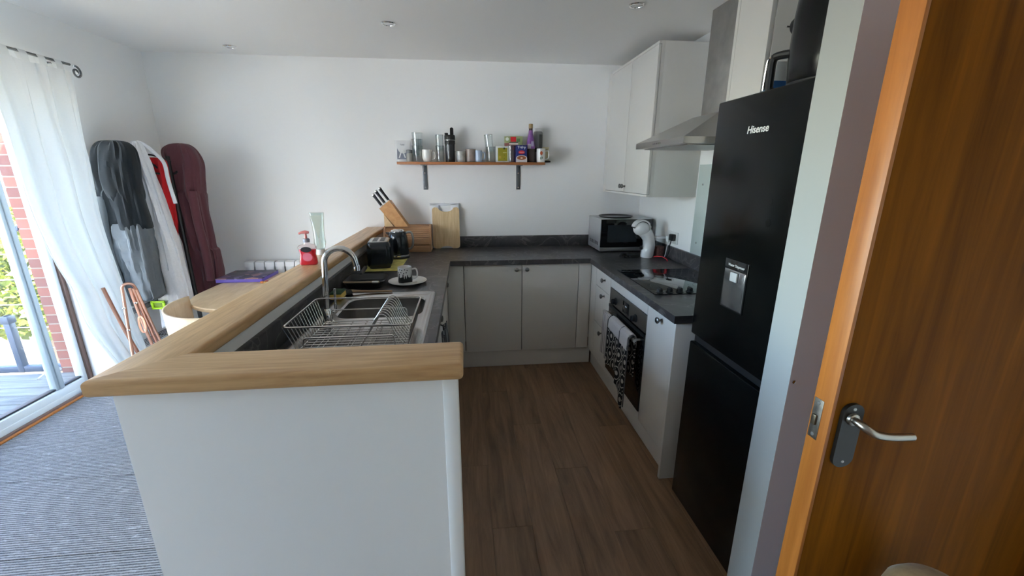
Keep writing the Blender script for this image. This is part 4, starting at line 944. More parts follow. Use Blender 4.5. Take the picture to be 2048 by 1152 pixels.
# glasses
def tumbler(label, x, y, z, r0, r1, h, group='drinking glasses on the shelf', th=.0025):
    t = thing('drinking_glass', label, 'glass', (x, y, z), group=group)
    mk('glass', G().lathe([(.001, 0), (r0, 0), (r0+.001, .003), (r1, h), (r1-th, h), (r0-th+.001, .010), (.001, .009)], (0, 0, 0), 28), M_glass, t, local=True)
    mk('rim', G().lathe([(r1-th/2+.0015*math.cos(a), h+.0015*math.sin(a)) for a in [2*PI*k/8 for k in range(9)]], (0, 0, 0), 28, caps=False), thin_glass('glass_rim', (.8, .83, .83, 1), 1.6, .05, 3), t, local=True)
    return t
tumbler('bottom glass of the tall stack beside the white mug', -1.955, -.10, SZ, .037, .047, .125)
tumbler('middle glass of the tall stack beside the white mug', -1.955, -.10, SZ+.045, .034, .044, .13)
tumbler('top glass of the tall stack beside the white mug', -1.953, -.10, SZ+.09, .032, .043, .135)
tumbler('bottom glass of the narrow stack left of the black shaker', -1.775, -.11, SZ, .030, .036, .125)
tumbler('top glass of the narrow stack left of the black shaker', -1.775, -.11, SZ+.085, .027, .033, .125)
tumbler('small tumbler between the black shaker and grey mug', -1.652, -.07, SZ, .020, .024, .085)
tumbler('bottom glass of the tilted stack left of the olive packet', -1.360, -.10, SZ, .034, .044, .12)
o = tumbler('top tilted glass of the stack left of the olive packet', -1.366, -.10, SZ+.082, .030, .036, .135); o.rotation_euler = (0, -.10, 0)
tumbler('single clear glass in front of the red and green tea box', -1.193, -.15, SZ, .026, .031, .13)
# mugs
mug('mug', 'plain white rounded mug between the two glass stacks', -1.876, -.135, SZ, .041, .094, -.25, M_ceramic, sq=True, hs=.9)
mug('mug', 'small grey-patterned mug right of the black shaker', -1.604, -.13, SZ, .037, .086, 1.9, plain('mug_greywhite', rgb(168, 166, 160), .25, var=.3, vscale=30), hs=.7)
mug('mug', 'brown-grey mottled mug in the middle of the shelf', -1.526, -.12, SZ, .043, .101, 2.2, plain('mug_brown', rgb(142, 128, 120), .3, var=.2, vscale=25), hs=.6)
mug('mug', 'narrow pale blue mug with handle in the middle of the shelf', -1.461, -.14, SZ, .028, .091, -.25, plain('mug_blue', rgb(168, 184, 206), .2), hs=.8)
fm = mug('mug', 'white mug with orange flower print at the right shelf end', -.948, -.155, SZ, .036, .108, -.1, M_ceramic, taper=.92, hs=1.0)
M_or = plain('print_orange', rgb(196, 92, 50), .4); M_gr = plain('print_green', rgb(110, 130, 110), .4)
for dz, w in ((-.012, .012), (-.006, .020), (0, .024), (.006, .020), (.012, .012)): wrap_patch(.0366, -1.62, .072+dz-.0035, .072+dz+.0035, w, 'flower_print', M_or, fm)
wrap_patch(.0366, -1.60, .02, .058, .0025, 'stem_print', M_gr, fm, 2); wrap_patch(.0366, -1.42, .028, .044, .008, 'leaf_print', M_gr, fm, 2); wrap_patch(.0366, -1.80, .022, .040, .007, 'leaf_print', M_gr, fm, 2)
# black shaker bottle
t = top('shaker_bottle', 'black shaker bottle with tilted carry-loop lid', 'bottle', -1.693, -.10)
mk('bottle_body', G().lathe([(.001, 0), (.036, 0), (.038, .005), (.039, .10), (.040, .145), (.001, .146)], (0, 0, 0), 30), plain('smoke_plastic', (.035, .037, .04, 1), .12), t, local=True)
sl = mk('lid', G().lathe([(.041, .138), (.043, .142), (.043, .168), (.0435, .170), (.0435, .205), (.040, .210), (.001, .211)], (0, 0, 0), 30), M_blackmat, t, local=True)
mk('lid_ring', G().lathe([(.0438, .1685), (.0442, .170), (.0438, .1715)], (0, 0, 0), 30, caps=False), M_chrome, t, local=True)
mk('drinking_cap', G().lathe([(.014, .208), (.014, .226), (.001, .227)], (-.026, 0, 0), 16), M_blackmat, sl, local=True)
mk('carry_loop', G().prism(rrect(-.012, .016, .205, .268, .012, 5), 'y', -.008, .008), M_blackmat, sl, local=True).location = (.016, 0, 0)
mk('highlight_strip', G().tube([(-.004, -.0385, .02), (-.006, -.0395, .135)], .002, 6), M_steel, t, local=True)  # highlight on the dark bottle, modelled as a thin steel tube
# packets and boxes
def packet(name, label, cat, x, y, w, d, h, col, rz=0, rough=.5):
    t = thing(name, label, cat, (x, y, SZ), rz=rz)
    b = mk('carton', G().box(-w/2, w/2, -d/2, d/2, 0, h, .001), plain(name+'_board', col, rough), t, local=True)
    return t
def pr(t, d, x0, x1, z0, z1, col, nm='printed_panel', k=.0006):
    return mk(nm, G().box(x0, x1, -d/2-k, -d/2-.00005, z0, z1), plain('print', col, .5), t, local=True, smooth=False)
t = packet('tea_packet', 'white packet with olive green front panel', 'packet', -1.266, -.13, .112, .045, .126, (.70, .71, .69, 1))
pr(t, .045, -.038, .040, .010, .112, rgb(150, 142, 30)); pr(t, .045, -.030, -.012, .03, .05, rgb(180, 150, 60), k=.001)
mk('round_mark', G().lathe([(.008, 0), (.008, .0004), (.001, .0005)], (.014, -.0232, .108), 18, M=Vector((0, -1, 0)).to_track_quat('Z', 'Y').to_matrix().to_4x4()), plain('print_dark', rgb(60, 66, 40), .5), t, local=True)
for x, z, w, c in ((.018, .076, .03, rgb(210, 206, 150)), (.014, .056, .006, rgb(60, 62, 30)), (.014, .028, .006, rgb(60, 62, 30))): pr(t, .045, x-w/2, x+w/2, z-.002, z+.002, c, 'print_line', .0012)
t = packet('tea_box', 'green and red herbal tea box standing behind the glass', 'box', -1.165, -.055, .152, .06, .208, rgb(150, 160, 112), rz=-.12)
pr(t, .06, -.076, .035, .0, .155, rgb(150, 96, 92)); pr(t, .06, -.024, .022, .165, .203, rgb(200, 24, 34)); pr(t, .06, -.036, .040, .142, .156, rgb(225, 215, 210), k=.001)
pr(t, .06, -.036, .038, .156, .163, rgb(50, 40, 40), k=.0008); pr(t, .06, .028, .055, .165, .19, rgb(90, 120, 70)); pr(t, .06, -.010, .012, .10, .118, rgb(180, 40, 50), k=.001)
mk('round_mark', G().lathe([(.014, 0), (.014, .0004), (.001, .0005)], (-.052, -.0306, .186), 18, M=Vector((0, -1, 0)).to_track_quat('Z', 'Y').to_matrix().to_4x4()), plain('mark_white', (.75, .8, .7, 1), .5), t, local=True)
t = packet('tea_box', 'dark blue tea box with red badge and a cup picture', 'box', -1.112, -.15, .092, .06, .134, rgb(32, 44, 112))
text('lettering', 'Tetley', .026, frame_matrix((-1.112, -.1807, SZ+.116), (1, 0, 0), (0, 0, 1)), plain('letter_white', (.8, .82, .85, 1), .5), t, bold=.0008)
def disc(t, d, x, z, rx, rz_, col, nm, k=.0008): return mk(nm, G().loft([[(x+rx*s_*math.cos(a), -d/2-k, z+rz_*s_*math.sin(a)) for a in [2*PI*j/24 for j in range(24)]] for s_ in (1, .01)], caps=False), plain('print', col, .5), t, local=True, fix=False)
disc(t, .06, 0, .078, .026, .014, rgb(196, 40, 44), 'red_badge'); pr(t, .06, -.018, .018, .076, .080, rgb(220, 170, 165), 'badge_line', .0012)
pr(t, .06, -.046, .046, 0, .032, rgb(206, 200, 196), 'cup_print', .0007); disc(t, .06, 0, .034, .045, .021, rgb(214, 208, 204), 'cup_rim_print', .0009); disc(t, .06, 0, .034, .038, .016, rgb(150, 84, 40), 'tea_print', .0012); disc(t, .06, 0, .033, .010, .006, rgb(230, 200, 170), 'tea_glint', .0015)
t = packet('paper_packet', 'flat beige paper packet at the far right shelf end', 'packet', -.900, -.06, .07, .02, .125, rgb(196, 184, 146))
pr(t, .02, .008, .024, .09, .11, rgb(170, 156, 120))
# purple-label bottle
t = top('liqueur_bottle', 'tall bottle with purple label and tan cap', 'bottle', -1.030, -.12)
bb = mk('bottle_glass', G().lathe([(.001, 0), (.036, 0), (.038, .006), (.038, .095), (.036, .125), (.026, .185), (.018, .225), (.0155, .262), (.0155, .268), (.001, .268)], (0, 0, 0), 30), plain('brown_bottle', rgb(66, 54, 52), .12), t, local=True)
mk('purple_label', G().lathe([(.0378, .108), (.0366, .125), (.0266, .185), (.0188, .225), (.0163, .252)], (0, 0, 0), 30, caps=False), plain('label_purple', rgb(126, 76, 142), .5, var=.35, vscale=45), t, local=True, fix=False)
wrap_patch(.0375, -1.25, .125, .165, .024, 'barcode_label', plain('label_lilac', rgb(186, 174, 204), .5), t)
wrap_patch(.0385, -2.0, .108, .145, .028, 'white_label', plain('label_white', rgb(206, 196, 206), .5), t)
mk('cap', G().lathe([(.0165, .266), (.0175, .268), (.0175, .298), (.016, .301), (.001, .301)], (0, 0, 0), 20), plain('cork_cap', rgb(150, 126, 86), .5), t, local=True)
# canister
t = top('spice_canister', 'tall grey metal canister with white lid behind the flower mug', 'canister', -.957, -.05)
mk('canister_body', G().lathe([(.001, 0), (.038, 0), (.04, .004), (.04, .235), (.034, .250)], (0, 0, 0), 30), plain('canister_grey', rgb(128, 130, 132), .3, .3), t, local=True)
mk('dark_band', G().lathe([(.0404, .085), (.0404, .118)], (0, 0, 0), 30, caps=False), M_inkblack, t, local=True, fix=False)
wrap_patch(.0405, -1.05, .118, .225, .034, 'dark_label', plain('label_dark', rgb(58, 60, 60), .4), t)
mk('lid', G().lathe([(.035, .249), (.036, .252), (.036, .272), (.033, .275), (.001, .275)], (0, 0, 0), 26), M_white, t, local=True)
t = thing('black_knife_sharpener', 'small flat black gadget overhanging the right shelf end', 'gadget', (-.89, -.12, SZ))
mk('gadget_body', G().loft([[(x, y, z) for x, y in rrect(-.912+e, -.862-e, -.150+e, -.105-e, .012, 5)] for e, z in ((.002, SZ), (0, SZ+.003), (0, SZ+.010), (.003, SZ+.014))]), M_blackmat, t)
mk('gadget_button', G().lathe([(.006, 0), (.005, .003), (.001, .003)], (-.875, -.127, SZ+.014), 12), M_dullsteel, t)

# ================================================================ DINING CORNER
# radiator
t = thing('radiator', 'white column radiator on the back wall behind the half wall', 'radiator', (-2.95, -.075, .12))
M_rad = plain('radiator_white', (.78, .79, .80, 1), .3)
for i in range(11):
    x = -3.385+i*.080
    sct = mk('radiator_section', G().box(x-.034, x+.034, -.118, -.104, .16, .80, .006).box(x-.006, x+.006, -.104, -.050, .16, .80, .002).box(x-.034, x+.034, -.050, -.036, .16, .80, .006).tube([(x-.0395, -.077, .20), (x+.0395, -.077, .20)], .017, 10), M_rad, t)
    mk('top_grille', G().loft([[(x-.036, -.120+.0, .79), (x+.036, -.120, .79), (x+.036, -.034, .79), (x-.036, -.034, .79)], [(x-.036, -.112, .826), (x+.036, -.112, .826), (x+.036, -.040, .826), (x-.036, -.040, .826)], [(x-.034, -.10, .832), (x+.034, -.10, .832), (x+.034, -.05, .832), (x-.034, -.05, .832)]]), M_rad, sct)
mk('wall_bracket', G().box(-3.36, -3.34, -.036, -.001, .65, .70).box(-2.60, -2.58, -.036, -.001, .65, .70), M_rad, t)
# table
t = thing('dining_table', 'light wooden dining table with rounded corners behind the half wall', 'table', (-2.97, -.63, 0))
mk('tabletop', G().loft([[(x, y, z) for x, y in rrect(-3.43+e, -2.50-e, -1.14+e, -.135-e, .40, 12)] for e, z in ((.012, .715), (.002, .720), (0, .728), (0, .740), (.004, .745))]), M_pine, t)
for x in (-3.18, -2.75):
    for y in (-.88, -.36): mk('leg', G().tube([(x, y, .714), (x+(.03 if x > -3 else -.03), y, .002)], [.024, .016], 12), M_pine, t)
mk('apron', G().box(-3.18, -2.75, -.89, -.865, .65, .714, .002).box(-3.18, -2.75, -.375, -.35, .65, .714, .002), M_pine, t)
# tub chair in bent plywood
t = thing('dining_chair', 'curved bent-plywood tub chair tucked at the table corner', 'chair', (-3.125, -1.125, 0))
def chair_back(u, v):
    a = math.radians(150+185*u); r = .222+.012*v
    dip = .05*u
    return (-3.125+r*math.cos(a), -1.125+r*math.sin(a), .47+(.33-dip)*v)
mk('backrest', G().grid(chair_back, 40, 8), M_ply, t, fix=False, solid=.014)
mk('seat', G().lathe([(.001, .44), (.205, .44), (.212, .446), (.212, .462), (.20, .468), (.001, .466)], (-3.125, -1.125, 0), 36), M_ply, t)
for a in (45, 135, 225, 315):
    c, s_ = math.cos(math.radians(a)), math.sin(math.radians(a))
    mk('leg', G().tube([(-3.125+.13*c, -1.125+.13*s_, .44), (-3.125+.18*c, -1.125+.18*s_, .002)], [.016, .011], 10), M_ply, t)
# boxed game on the table
t = thing('game_box', 'flat purple box with busy dark printed lid on the dining table', 'box', (-3.30, -.32, .7455))
def boxprint():
    m, n, l, p = new_mat('busy_print'); tc = n.new('ShaderNodeTexCoord'); v = n.new('ShaderNodeTexVoronoi'); v.inputs['Scale'].default_value = 16; l.new(tc.outputs['Object'], v.inputs['Vector'])
    r = n.new('ShaderNodeValToRGB'); e = r.color_ramp.elements; e[0].color = rgb(34, 30, 44); e[1].color = rgb(170, 160, 190); e[1].position = 1
    for pos, c in ((.3, rgb(70, 60, 80)), (.5, rgb(52, 44, 92)), (.65, rgb(176, 130, 124)), (.8, rgb(90, 84, 130))): k = e.new(pos); k.color = c
    l.new(v.outputs['Color'], r.inputs[0]); l.new(r.outputs[0], p.inputs['Base Color']); p.inputs['Roughness'].default_value = .35; return m
mk('box_base', G().box(-3.468, -3.138, -.462, -.172, .7457, .770, .001), plain('box_purple', rgb(110, 92, 190), .45), t)
mk('box_lid', G().box(-3.470, -3.136, -.464, -.170, .7705, .776, .001), boxprint(), t)
t = thing('wooden_tokens', 'small orange and red game pieces beside the purple box', 'game piece', (-3.11, -.50, .7455))
for i, (x, y) in enumerate(((-3.125, -.490), (-3.10, -.475), (-3.095, -.505))):
    mk('token', G().lathe([(.001, 0), (.014, 0), (.015, .004), (.012, .012), (.001, .014)], (x, y, .7457), 12), plain('token', (rgb(200, 120, 60), rgb(190, 60, 50), rgb(210, 160, 80))[i], .5), t)
# wire shelf rack by the left wall
t = thing('wire_rack', 'low grey two-tier wire shoe rack along the left wall', 'rack', (-3.88, -.52, 0))
M_gw = plain('grey_wire', rgb(116, 118, 118), .4, .5)
for z in (.625, .375):
    for i in range(5):
        x = -3.925+i*.0205
        mk('shelf_wire', G().tube([(x, -.83, z), (x, -.22, z)], .003, 6), M_gw, t)
    for y in (-.83, -.52, -.22): mk('cross_bar', G().tube([(-3.930, y, z-.004), (-3.838, y, z-.004)], .004, 6), M_gw, t)
for y in (-.82, -.23):
    for x in (-3.926, -3.842): mk('upright', G().tube([(x, y, .002), (x, y, .632)], .006, 8), M_gw, t)
t = thing('neon_case', 'bright neon green plastic case hanging between the grey coat and white hoodie', 'case', (-3.80, -.588, .60))
NM = plain('neon_green', rgb(190, 245, 20), .4)
mk('case_shell', G().box(-3.845, -3.752, -.615, -.607, .598, .612, .003).box(-3.845, -3.752, -.615, -.607, .645, .660, .003).box(-3.845, -3.828, -.615, -.607, .60, .658, .003).box(-3.769, -3.752, -.615, -.607, .60, .658, .003), NM, t)
mk('case_back', G().box(-3.843, -3.754, -.607, -.600, .600, .658, .002), plain('olive_back', rgb(140, 170, 40), .4), t)
mk('cord', G().tube([(-3.798, -.604, .658), (-3.798, -.602, .70), (-3.790, -.598, .76)], .002, 6), M_blackmat, t)
# folded copper airer
t = thing('copper_airer', 'folded rose-copper tube clothes airer leaning by the curtain', 'clothes airer', (-3.66, -1.08, 0))
def cpipe(pts, r=.0085, n='tube'): return mk(n, G().tube(spline(pts, 6), r, 10), M_copper, t)
cpipe([(-3.635, -1.09, .86), (-3.650, -1.10, .60), (-3.655, -1.12, .30), (-3.66, -1.13, .004)])
cpipe([(-3.615, -1.06, .875), (-3.590, -1.05, .60), (-3.545, -1.04, .30), (-3.50, -1.03, .004)])
cpipe([(-3.605, -1.05, .87), (-3.575, -1.03, .58), (-3.525, -1.02, .28), (-3.475, -1.01, .004)])
cpipe([(-3.595, -1.04, .86), (-3.555, -1.02, .56), (-3.50, -1.00, .27), (-3.45, -.99, .004)])
cpipe([(-3.635, -1.09, .86), (-3.632, -1.088, .89), (-3.615, -1.075, .905), (-3.598, -1.055, .895), (-3.595, -1.04, .86)], .0085, 'top_bend')
cpipe([(-3.745, -1.08, .885), (-3.70, -1.06, .60), (-3.63, -1.03, .25), (-3.585, -1.02, .004)], .010, 'loose_leg')
for k in range(3): mk('wire_coil', G().tube([(-3.598+.016*math.cos(a)+k*.004, -1.06, .64+.055*math.sin(a)) for a in [2*PI*j/20 for j in range(20)]], .003, 6, True), M_copper, t)
for p in ((-3.648, -1.098, .62), (-3.590, -1.05, .60), (-3.645, -1.095, .76), (-3.603, -1.055, .78)): mk('silver_clip', G().lathe([(.011, -.005), (.012, 0), (.011, .005)], p, 12), M_chrome, t)

# ---------------------------------------------------------------- coats on a stand in the corner
t = thing('coat_stand', 'slim black coat stand hidden behind the hanging coats', 'coat stand', (-3.64, -.44, 0))
mk('pole', G().tube([(-3.64, -.44, .03), (-3.64, -.44, 1.66)], .014, 12), M_blackmat, t)
for a in (40, 130, 220, 310):
    c, s_ = math.cos(math.radians(a)), math.sin(math.radians(a))
    mk('foot', G().tube([(-3.64, -.44, .06), (-3.64+.19*c, -.44+.19*s_, .012)], .011, 8), M_blackmat, t)
for (x, y, z) in ((-3.80, -.63, 1.60), (-3.72, -.50, 1.62), (-3.60, -.38, 1.60)):
    mk('hook', G().tube(spline([(-3.64, -.44, z-.06), ((x-3.64)/2, (y-.44)/2, z-.05), (x, y, z), (x-.004, y-.006, z+.02)], 5), .007, 8), M_blackmat, t)
from mathutils import noise as mnoise
def garment(levels, y, ripple, nrip, ph=0, n=72, amp=.012):
    """levels: (z, x left, x right, half depth)"""
    rings = []
    for i, (z, xl, xr, d) in enumerate(levels):
        cx_, hw = (xl+xr)/2, (xr-xl)/2; k = i/(len(levels)-1)
        ring = []
        for j in range(n):
            a = 2*PI*j/n; c, s_ = math.cos(a), math.sin(a)
            rp = ripple*k*math.sin(nrip*a+ph+1.3*math.sin(2.1*k+ph)) if s_ < .3 else 0
            q_ = amp*min(1, 3*d/.08)*(mnoise.noise(Vector((cx_*3+c*2.6+ph, s_*2.2+y*5, z*3.2)))+.6*mnoise.noise(Vector((c*6.5+ph, s_*5, z*5+ph*3))))
            ring.append((cx_+(hw+q_*.7)*math.copysign(abs(c)**.8, c), y+(d+rp+q_*1.8)*math.copysign(abs(s_)**.75, s_), z))
        rings.append(ring)
    return G().loft(rings)
def dense(lv, k=4):
    out = []
    P_ = [Vector(l) if len(l) < 4 else Vector(l) for l in lv]
    m = len(P_)
    for i in range(m-1):
        p0, p1, p2, p3 = P_[max(0, i-1)], P_[i], P_[i+1], P_[min(m-1, i+2)]
        for q in range(k):
            t_ = q/k; out.append(tuple(.5*((2*p1)+(p2-p0)*t_+(2*p0-5*p1+4*p2-p3)*t_*t_+(3*p1-p0-3*p2+p3)*t_**3)))
    out.append(tuple(P_[-1])); return out
M_cblack = cloth('coat_black', rgb(42, 46, 49), 0, weave=600, bump=.3)
M_cgrey = cloth('coat_grey', rgb(112, 118, 122), 0, weave=400, bump=.4)
M_cwhite = cloth('hoodie_white', rgb(240, 240, 242), 0, weave=500)
M_cred = cloth('shirt_red', rgb(204, 40, 44), 0, weave=500)
M_cmaroon = cloth('hoodie_maroon', rgb(96, 58, 64), 0, weave=350, bump=.4)
t = thing('grey_coat', 'black-hooded grey quilted coat hanging nearest the curtain', 'coat', (-3.82, -.66, .62), group='coats on the stand')
mk('hood', garment(dense([(1.748, -3.83, -3.79, .012), (1.738, -3.885, -3.735, .045), (1.700, -3.922, -3.70, .070), (1.640, -3.936, -3.695, .082), (1.56, -3.940, -3.70, .085), (1.47, -3.936, -3.708, .085), (1.40, -3.935, -3.712, .080), (1.36, -3.92, -3.72, .065)], 5), -.66, .008, 5, amp=.016), M_cblack, t)
mk('yoke', garment(dense([(1.46, -3.90, -3.73, .06), (1.42, -3.930, -3.712, .078), (1.34, -3.938, -3.705, .084), (1.20, -3.940, -3.700, .088), (1.19, -3.925, -3.71, .08)], 5), -.662, .010, 5, 1, amp=.014), M_cblack, t)
lv = [(1.225, -3.925, -3.712, .075), (1.21, -3.936, -3.704, .085)]
nq = 6
for i in range(nq):
    za = 1.20-i*.076
    lv += [(za-.012, -3.939+.002*i, -3.700-.002*i, .090), (za-.038, -3.941+.003*i, -3.698-.003*i, .0935), (za-.064, -3.939+.002*i, -3.700-.002*i, .090), (za-.074, -3.937+.002*i, -3.702-.002*i, .0865)]
lv += [(.715, -3.925, -3.712, .085), (.700, -3.90, -3.735, .072), (.690, -3.88, -3.75, .05)]
mk('quilted_body', garment(lv, -.665, .006, 6, .5, amp=.020), M_cgrey, t)
mk('sleeve', G().tube(spline([(-3.90, -.735, 1.40), (-3.915, -.765, 1.15), (-3.905, -.775, .92), (-3.880, -.77, .67)], 6), [.034]*19, 14), M_cgrey, t)
mk('drawcord_toggle', G().lathe([(.006, 0), (.006, .016), (.001, .017)], (-3.925, -.725, 1.36), 10), M_white, t)
mk('zip', G().tube(spline([(-3.93, -.715, 1.44), (-3.938, -.745, 1.2), (-3.935, -.75, .9), (-3.91, -.745, .68)], 6), .004, 6), M_blackmat, t)
t = thing('red_shirt', 'bright red shirt on a black hanger under the white hoodie', 'shirt', (-3.74, -.47, .86), group='coats on the stand')
mk('shirt_body', garment(dense([(1.650, -3.765, -3.70, .015), (1.640, -3.835, -3.645, .022), (1.60, -3.845, -3.636, .028), (1.468, -3.850, -3.636, .030), (1.27, -3.85, -3.646, .030), (1.08, -3.846, -3.67, .028), (.95, -3.848, -3.70, .025), (.935, -3.845, -3.71, .02)]), -.465, .006, 6), M_cred, t)
mk('orange_cuff', garment(dense([(.948, -3.853, -3.80, .022), (.90, -3.856, -3.80, .024), (.862, -3.850, -3.805, .02)]), -.470, .002, 5), plain('cuff_orange', rgb(236, 160, 30), .8), t)
mk('hanger', G().tube(spline([(-3.865, -.47, 1.620), (-3.80, -.47, 1.652), (-3.74, -.47, 1.668), (-3.67, -.47, 1.652), (-3.605, -.47, 1.622)], 6), .006, 8), M_blackmat, t)
t = thing('white_hoodie', 'white hoodie hanging in front of the red shirt', 'hoodie', (-3.71, -.53, .45), group='coats on the stand')
mk('hoodie_body', garment(dense([(1.752, -3.758, -3.738, .012), (1.735, -3.772, -3.722, .022), (1.66, -3.786, -3.706, .035), (1.59, -3.788, -3.688, .042), (1.42, -3.776, -3.664, .048), (1.217, -3.776, -3.640, .052), (.955, -3.800, -3.612, .055), (.68, -3.822, -3.600, .055), (.655, -3.822, -3.64, .05), (.60, -3.828, -3.745, .04), (.455, -3.834, -3.778, .035), (.448, -3.83, -3.785, .03)]), -.545, .014, 5, .7), M_cwhite, t)
mk('hood_rim', G().tube(spline([(-3.752, -.53, 1.745), (-3.725, -.52, 1.735), (-3.68, -.51, 1.69), (-3.625, -.51, 1.615), (-3.62, -.51, 1.50), (-3.605, -.51, 1.34)], 6), [.012]*31, 10), M_cwhite, t)
t = thing('maroon_hoodie', 'dark maroon hooded jacket hanging closest to the back wall', 'hoodie', (-3.58, -.33, .63), group='coats on the stand')
mk('hood', garment(dense([(1.752, -3.62, -3.585, .012), (1.742, -3.672, -3.545, .045), (1.703, -3.720, -3.508, .07), (1.62, -3.722, -3.486, .082), (1.50, -3.715, -3.495, .084), (1.40, -3.71, -3.508, .084), (1.34, -3.70, -3.515, .07)], 5), -.335, .008, 5, amp=.015), M_cmaroon, t)
mk('jacket_body', garment(dense([(1.42, -3.69, -3.52, .06), (1.38, -3.708, -3.508, .078), (1.25, -3.712, -3.508, .085), (1.10, -3.705, -3.505, .09), (1.0, -3.70, -3.500, .09), (.965, -3.70, -3.480, .09), (.80, -3.69, -3.490, .09), (.68, -3.672, -3.525, .085), (.635, -3.66, -3.54, .07)], 5), -.335, .014, 6, 1.2, amp=.018), M_cmaroon, t)
mk('sleeve', G().tube(spline([(-3.545, -.405, 1.42), (-3.530, -.43, 1.2), (-3.515, -.435, .98), (-3.525, -.42, .76)], 6), [.028]*19, 14), M_cmaroon, t)

# ---------------------------------------------------------------- curtain and rod
t = thing('curtain_rod', 'thin grey curtain rod with a spiral scroll finial', 'curtain rod', (-3.83, -2.0, 2.15))
M_rod = plain('rod_grey', rgb(110, 112, 112), .35, .8)
mk('rod', G().tube([(-3.835, -3.93, 2.152), (-3.835, -.80, 2.152)], .007, 10), M_rod, t)
fp = [(-3.835, -.80, 2.152), (-3.835, -.775, 2.150)]
for k in range(26):
    a = PI*.45-k*.34; r = .034*(1-k/30)
    fp.append((-3.835, -.765+r*math.cos(a), 2.118+r*math.sin(a)))
mk('scroll_finial', G().tube(spline(fp[1:], 3), .0055, 8), M_rod, t)
for y in (-.83, -3.87): mk('rod_bracket', G().tube([(-3.949, y, 2.152), (-3.835, y, 2.152)], .006, 8).lathe([(.02, 0), (.02, .005), (.001, .006)], (-3.95, y, 2.152), 16, M=Vector((1, 0, 0)).to_track_quat('Z', 'Y').to_matrix().to_4x4()), M_rod, t)
Lb = [(-1.386, 2.10), (-1.361, 1.94), (-1.345, 1.78), (-1.343, 1.57), (-1.333, 1.365), (-1.287, 1.106), (-1.225, .913), (-1.198, .70), (-1.108, .474), (-1.013, .243), (-.97, .02)]
Rb = [(-.863, 2.10), (-.877, 1.95), (-.895, 1.73), (-.895, 1.59), (-.916, 1.27), (-.891, .984), (-.856, .742), (-.825, .519), (-.782, .278), (-.765, .14), (-.765, .02)]
Ls = spline([(0, a, b) for a, b in Lb], 6); Rs = spline([(0, a, b) for a, b in Rb], 6)
NV = len(Ls)
def curt(u, j, amp, nf, ph, xo):
    a, b = Ls[j], Rs[j]; v = j/(NV-1)
    p = a+(b-a)*u
    w = (b.y-a.y)
    u2 = u+.05*math.sin(2*PI*u+1.0); fold = math.sin(2*PI*nf*u2+ph+1.1*math.sin(3*v))+.45*math.sin(2*PI*nf*1.73*u2+2.0+v)
    return (xo+amp*(.35+.65*min(1, v*3))*fold*.8+.010*math.sin(7*u+5*v), p.y+.012*math.sin(2*PI*nf*u*2+ph), p.z)
t = thing('curtain', 'sheer white tab-top curtain sweeping down to the right of the patio door', 'curtain', (-3.80, -1.1, .02))
g = G(); NU = 96
for j in range(NV):
    for i in range(NU+1): g.v.append(Vector(curt(i/NU, j, .036, 3.6, .4, -3.785)))
for j in range(NV-1):
    for i in range(NU):
        a = j*(NU+1)+i; g.f.append([a, a+1, a+NU+2, a+NU+1]); g.m.append(0)
mk('curtain_cloth', g, M_curtain, t, fix=False, smooth=True)
for i in range(6):
    y = -.885-i*.098
    def tab(u, v, y=y):
        yy = y-.022+.044*u
        if v < .4: return (-3.818-.006*v, yy, 2.085+(2.145-2.085)*v/.4)
        if v < .6:
            a = PI*(v-.4)/.2; return (-3.835+.0095*math.cos(a), yy, 2.152+.0095*math.sin(a)-.0)
        return (-3.8445+.02*(v-.6)/.4, yy, 2.145-(2.145-2.085)*(v-.6)/.4)
    mk('tab_loop', G().grid(tab, 3, 24), M_curtain, t, fix=False)
# a second, drawn-back curtain at the other end of the rod
t = thing('curtain', 'gathered white curtain at the far end of the rod beside the viewer', 'curtain', (-3.80, -3.82, .02))
mk('curtain_cloth', G().grid(lambda u, v: (-3.80+.04*math.sin(u*40), -3.91+.16*u, .02+2.1*v), 80, 12), M_curtain, t, fix=False)

# ================================================================ OUTSIDE
dk = thing('balcony_deck', 'weathered grey timber balcony decking outside the patio door', 'decking', (-5.2, -1.8, -.12))
M_deck = wood('deck_boards', rgb(72, 70, 64), rgb(112, 107, 98), (1, 14, 14), 3, .8, .3, rnd=.12)
y = -.27
k = 0
while y > -3.6:
    b = mk('deck_board', G().box(-.86, .86, -.06, .06, -.028, 0, .003, 1), M_deck, dk, local=True, smooth=False); b.location = Vector((-5.33, y-.06, -.02))-Vector(dk.location); y -= .127; k += 1
for x in (-4.6, -5.2, -5.9): mk('joist', G().box(x-.03, x+.03, -3.6, -.28, -.18, -.049), M_deck, dk, smooth=False)
rl = thing('balustrade', 'blue-grey metal balcony railing with horizontal wires', 'railing', (-5.3, -.2, -.05))
M_rail = plain('rail_bluegrey', rgb(52, 62, 80), .4, .4)
mk('top_rail', G().box(-6.3, -4.89, -.255, -.195, 1.125, 1.165, .006), M_rail, rl)
mk('bottom_rail', G().box(-6.3, -4.89, -.245, -.20, -.018, .035, .004), M_rail, rl)
for x in (-5.19, -6.2): mk('post', G().box(x-.022, x+.022, -.248, -.20, -.018, .46 if x > -6 else 1.125, .003), M_rail, rl); mk('post_clamp', G().box(x-.03, x+.03, -.256, -.192, .40, .46, .004), M_rail, rl)
for z in (.95, .75, .55, .36, .18): mk('wire', G().tube([(-6.3, -.222, z), (-4.885, -.222, z)], .004, 6), M_dullsteel, rl)
mk('outer_rail', G().box(-6.26, -6.20, -3.6, -.26, 1.125, 1.165, .006).box(-6.25, -6.205, -3.6, -.26, -.018, .035, .004), M_rail, rl)
for i in range(5): mk('post', G().box(-6.25, -6.205, -.9-i*.65-.02, -.9-i*.65+.02, .036, 1.124, .003), M_rail, rl)
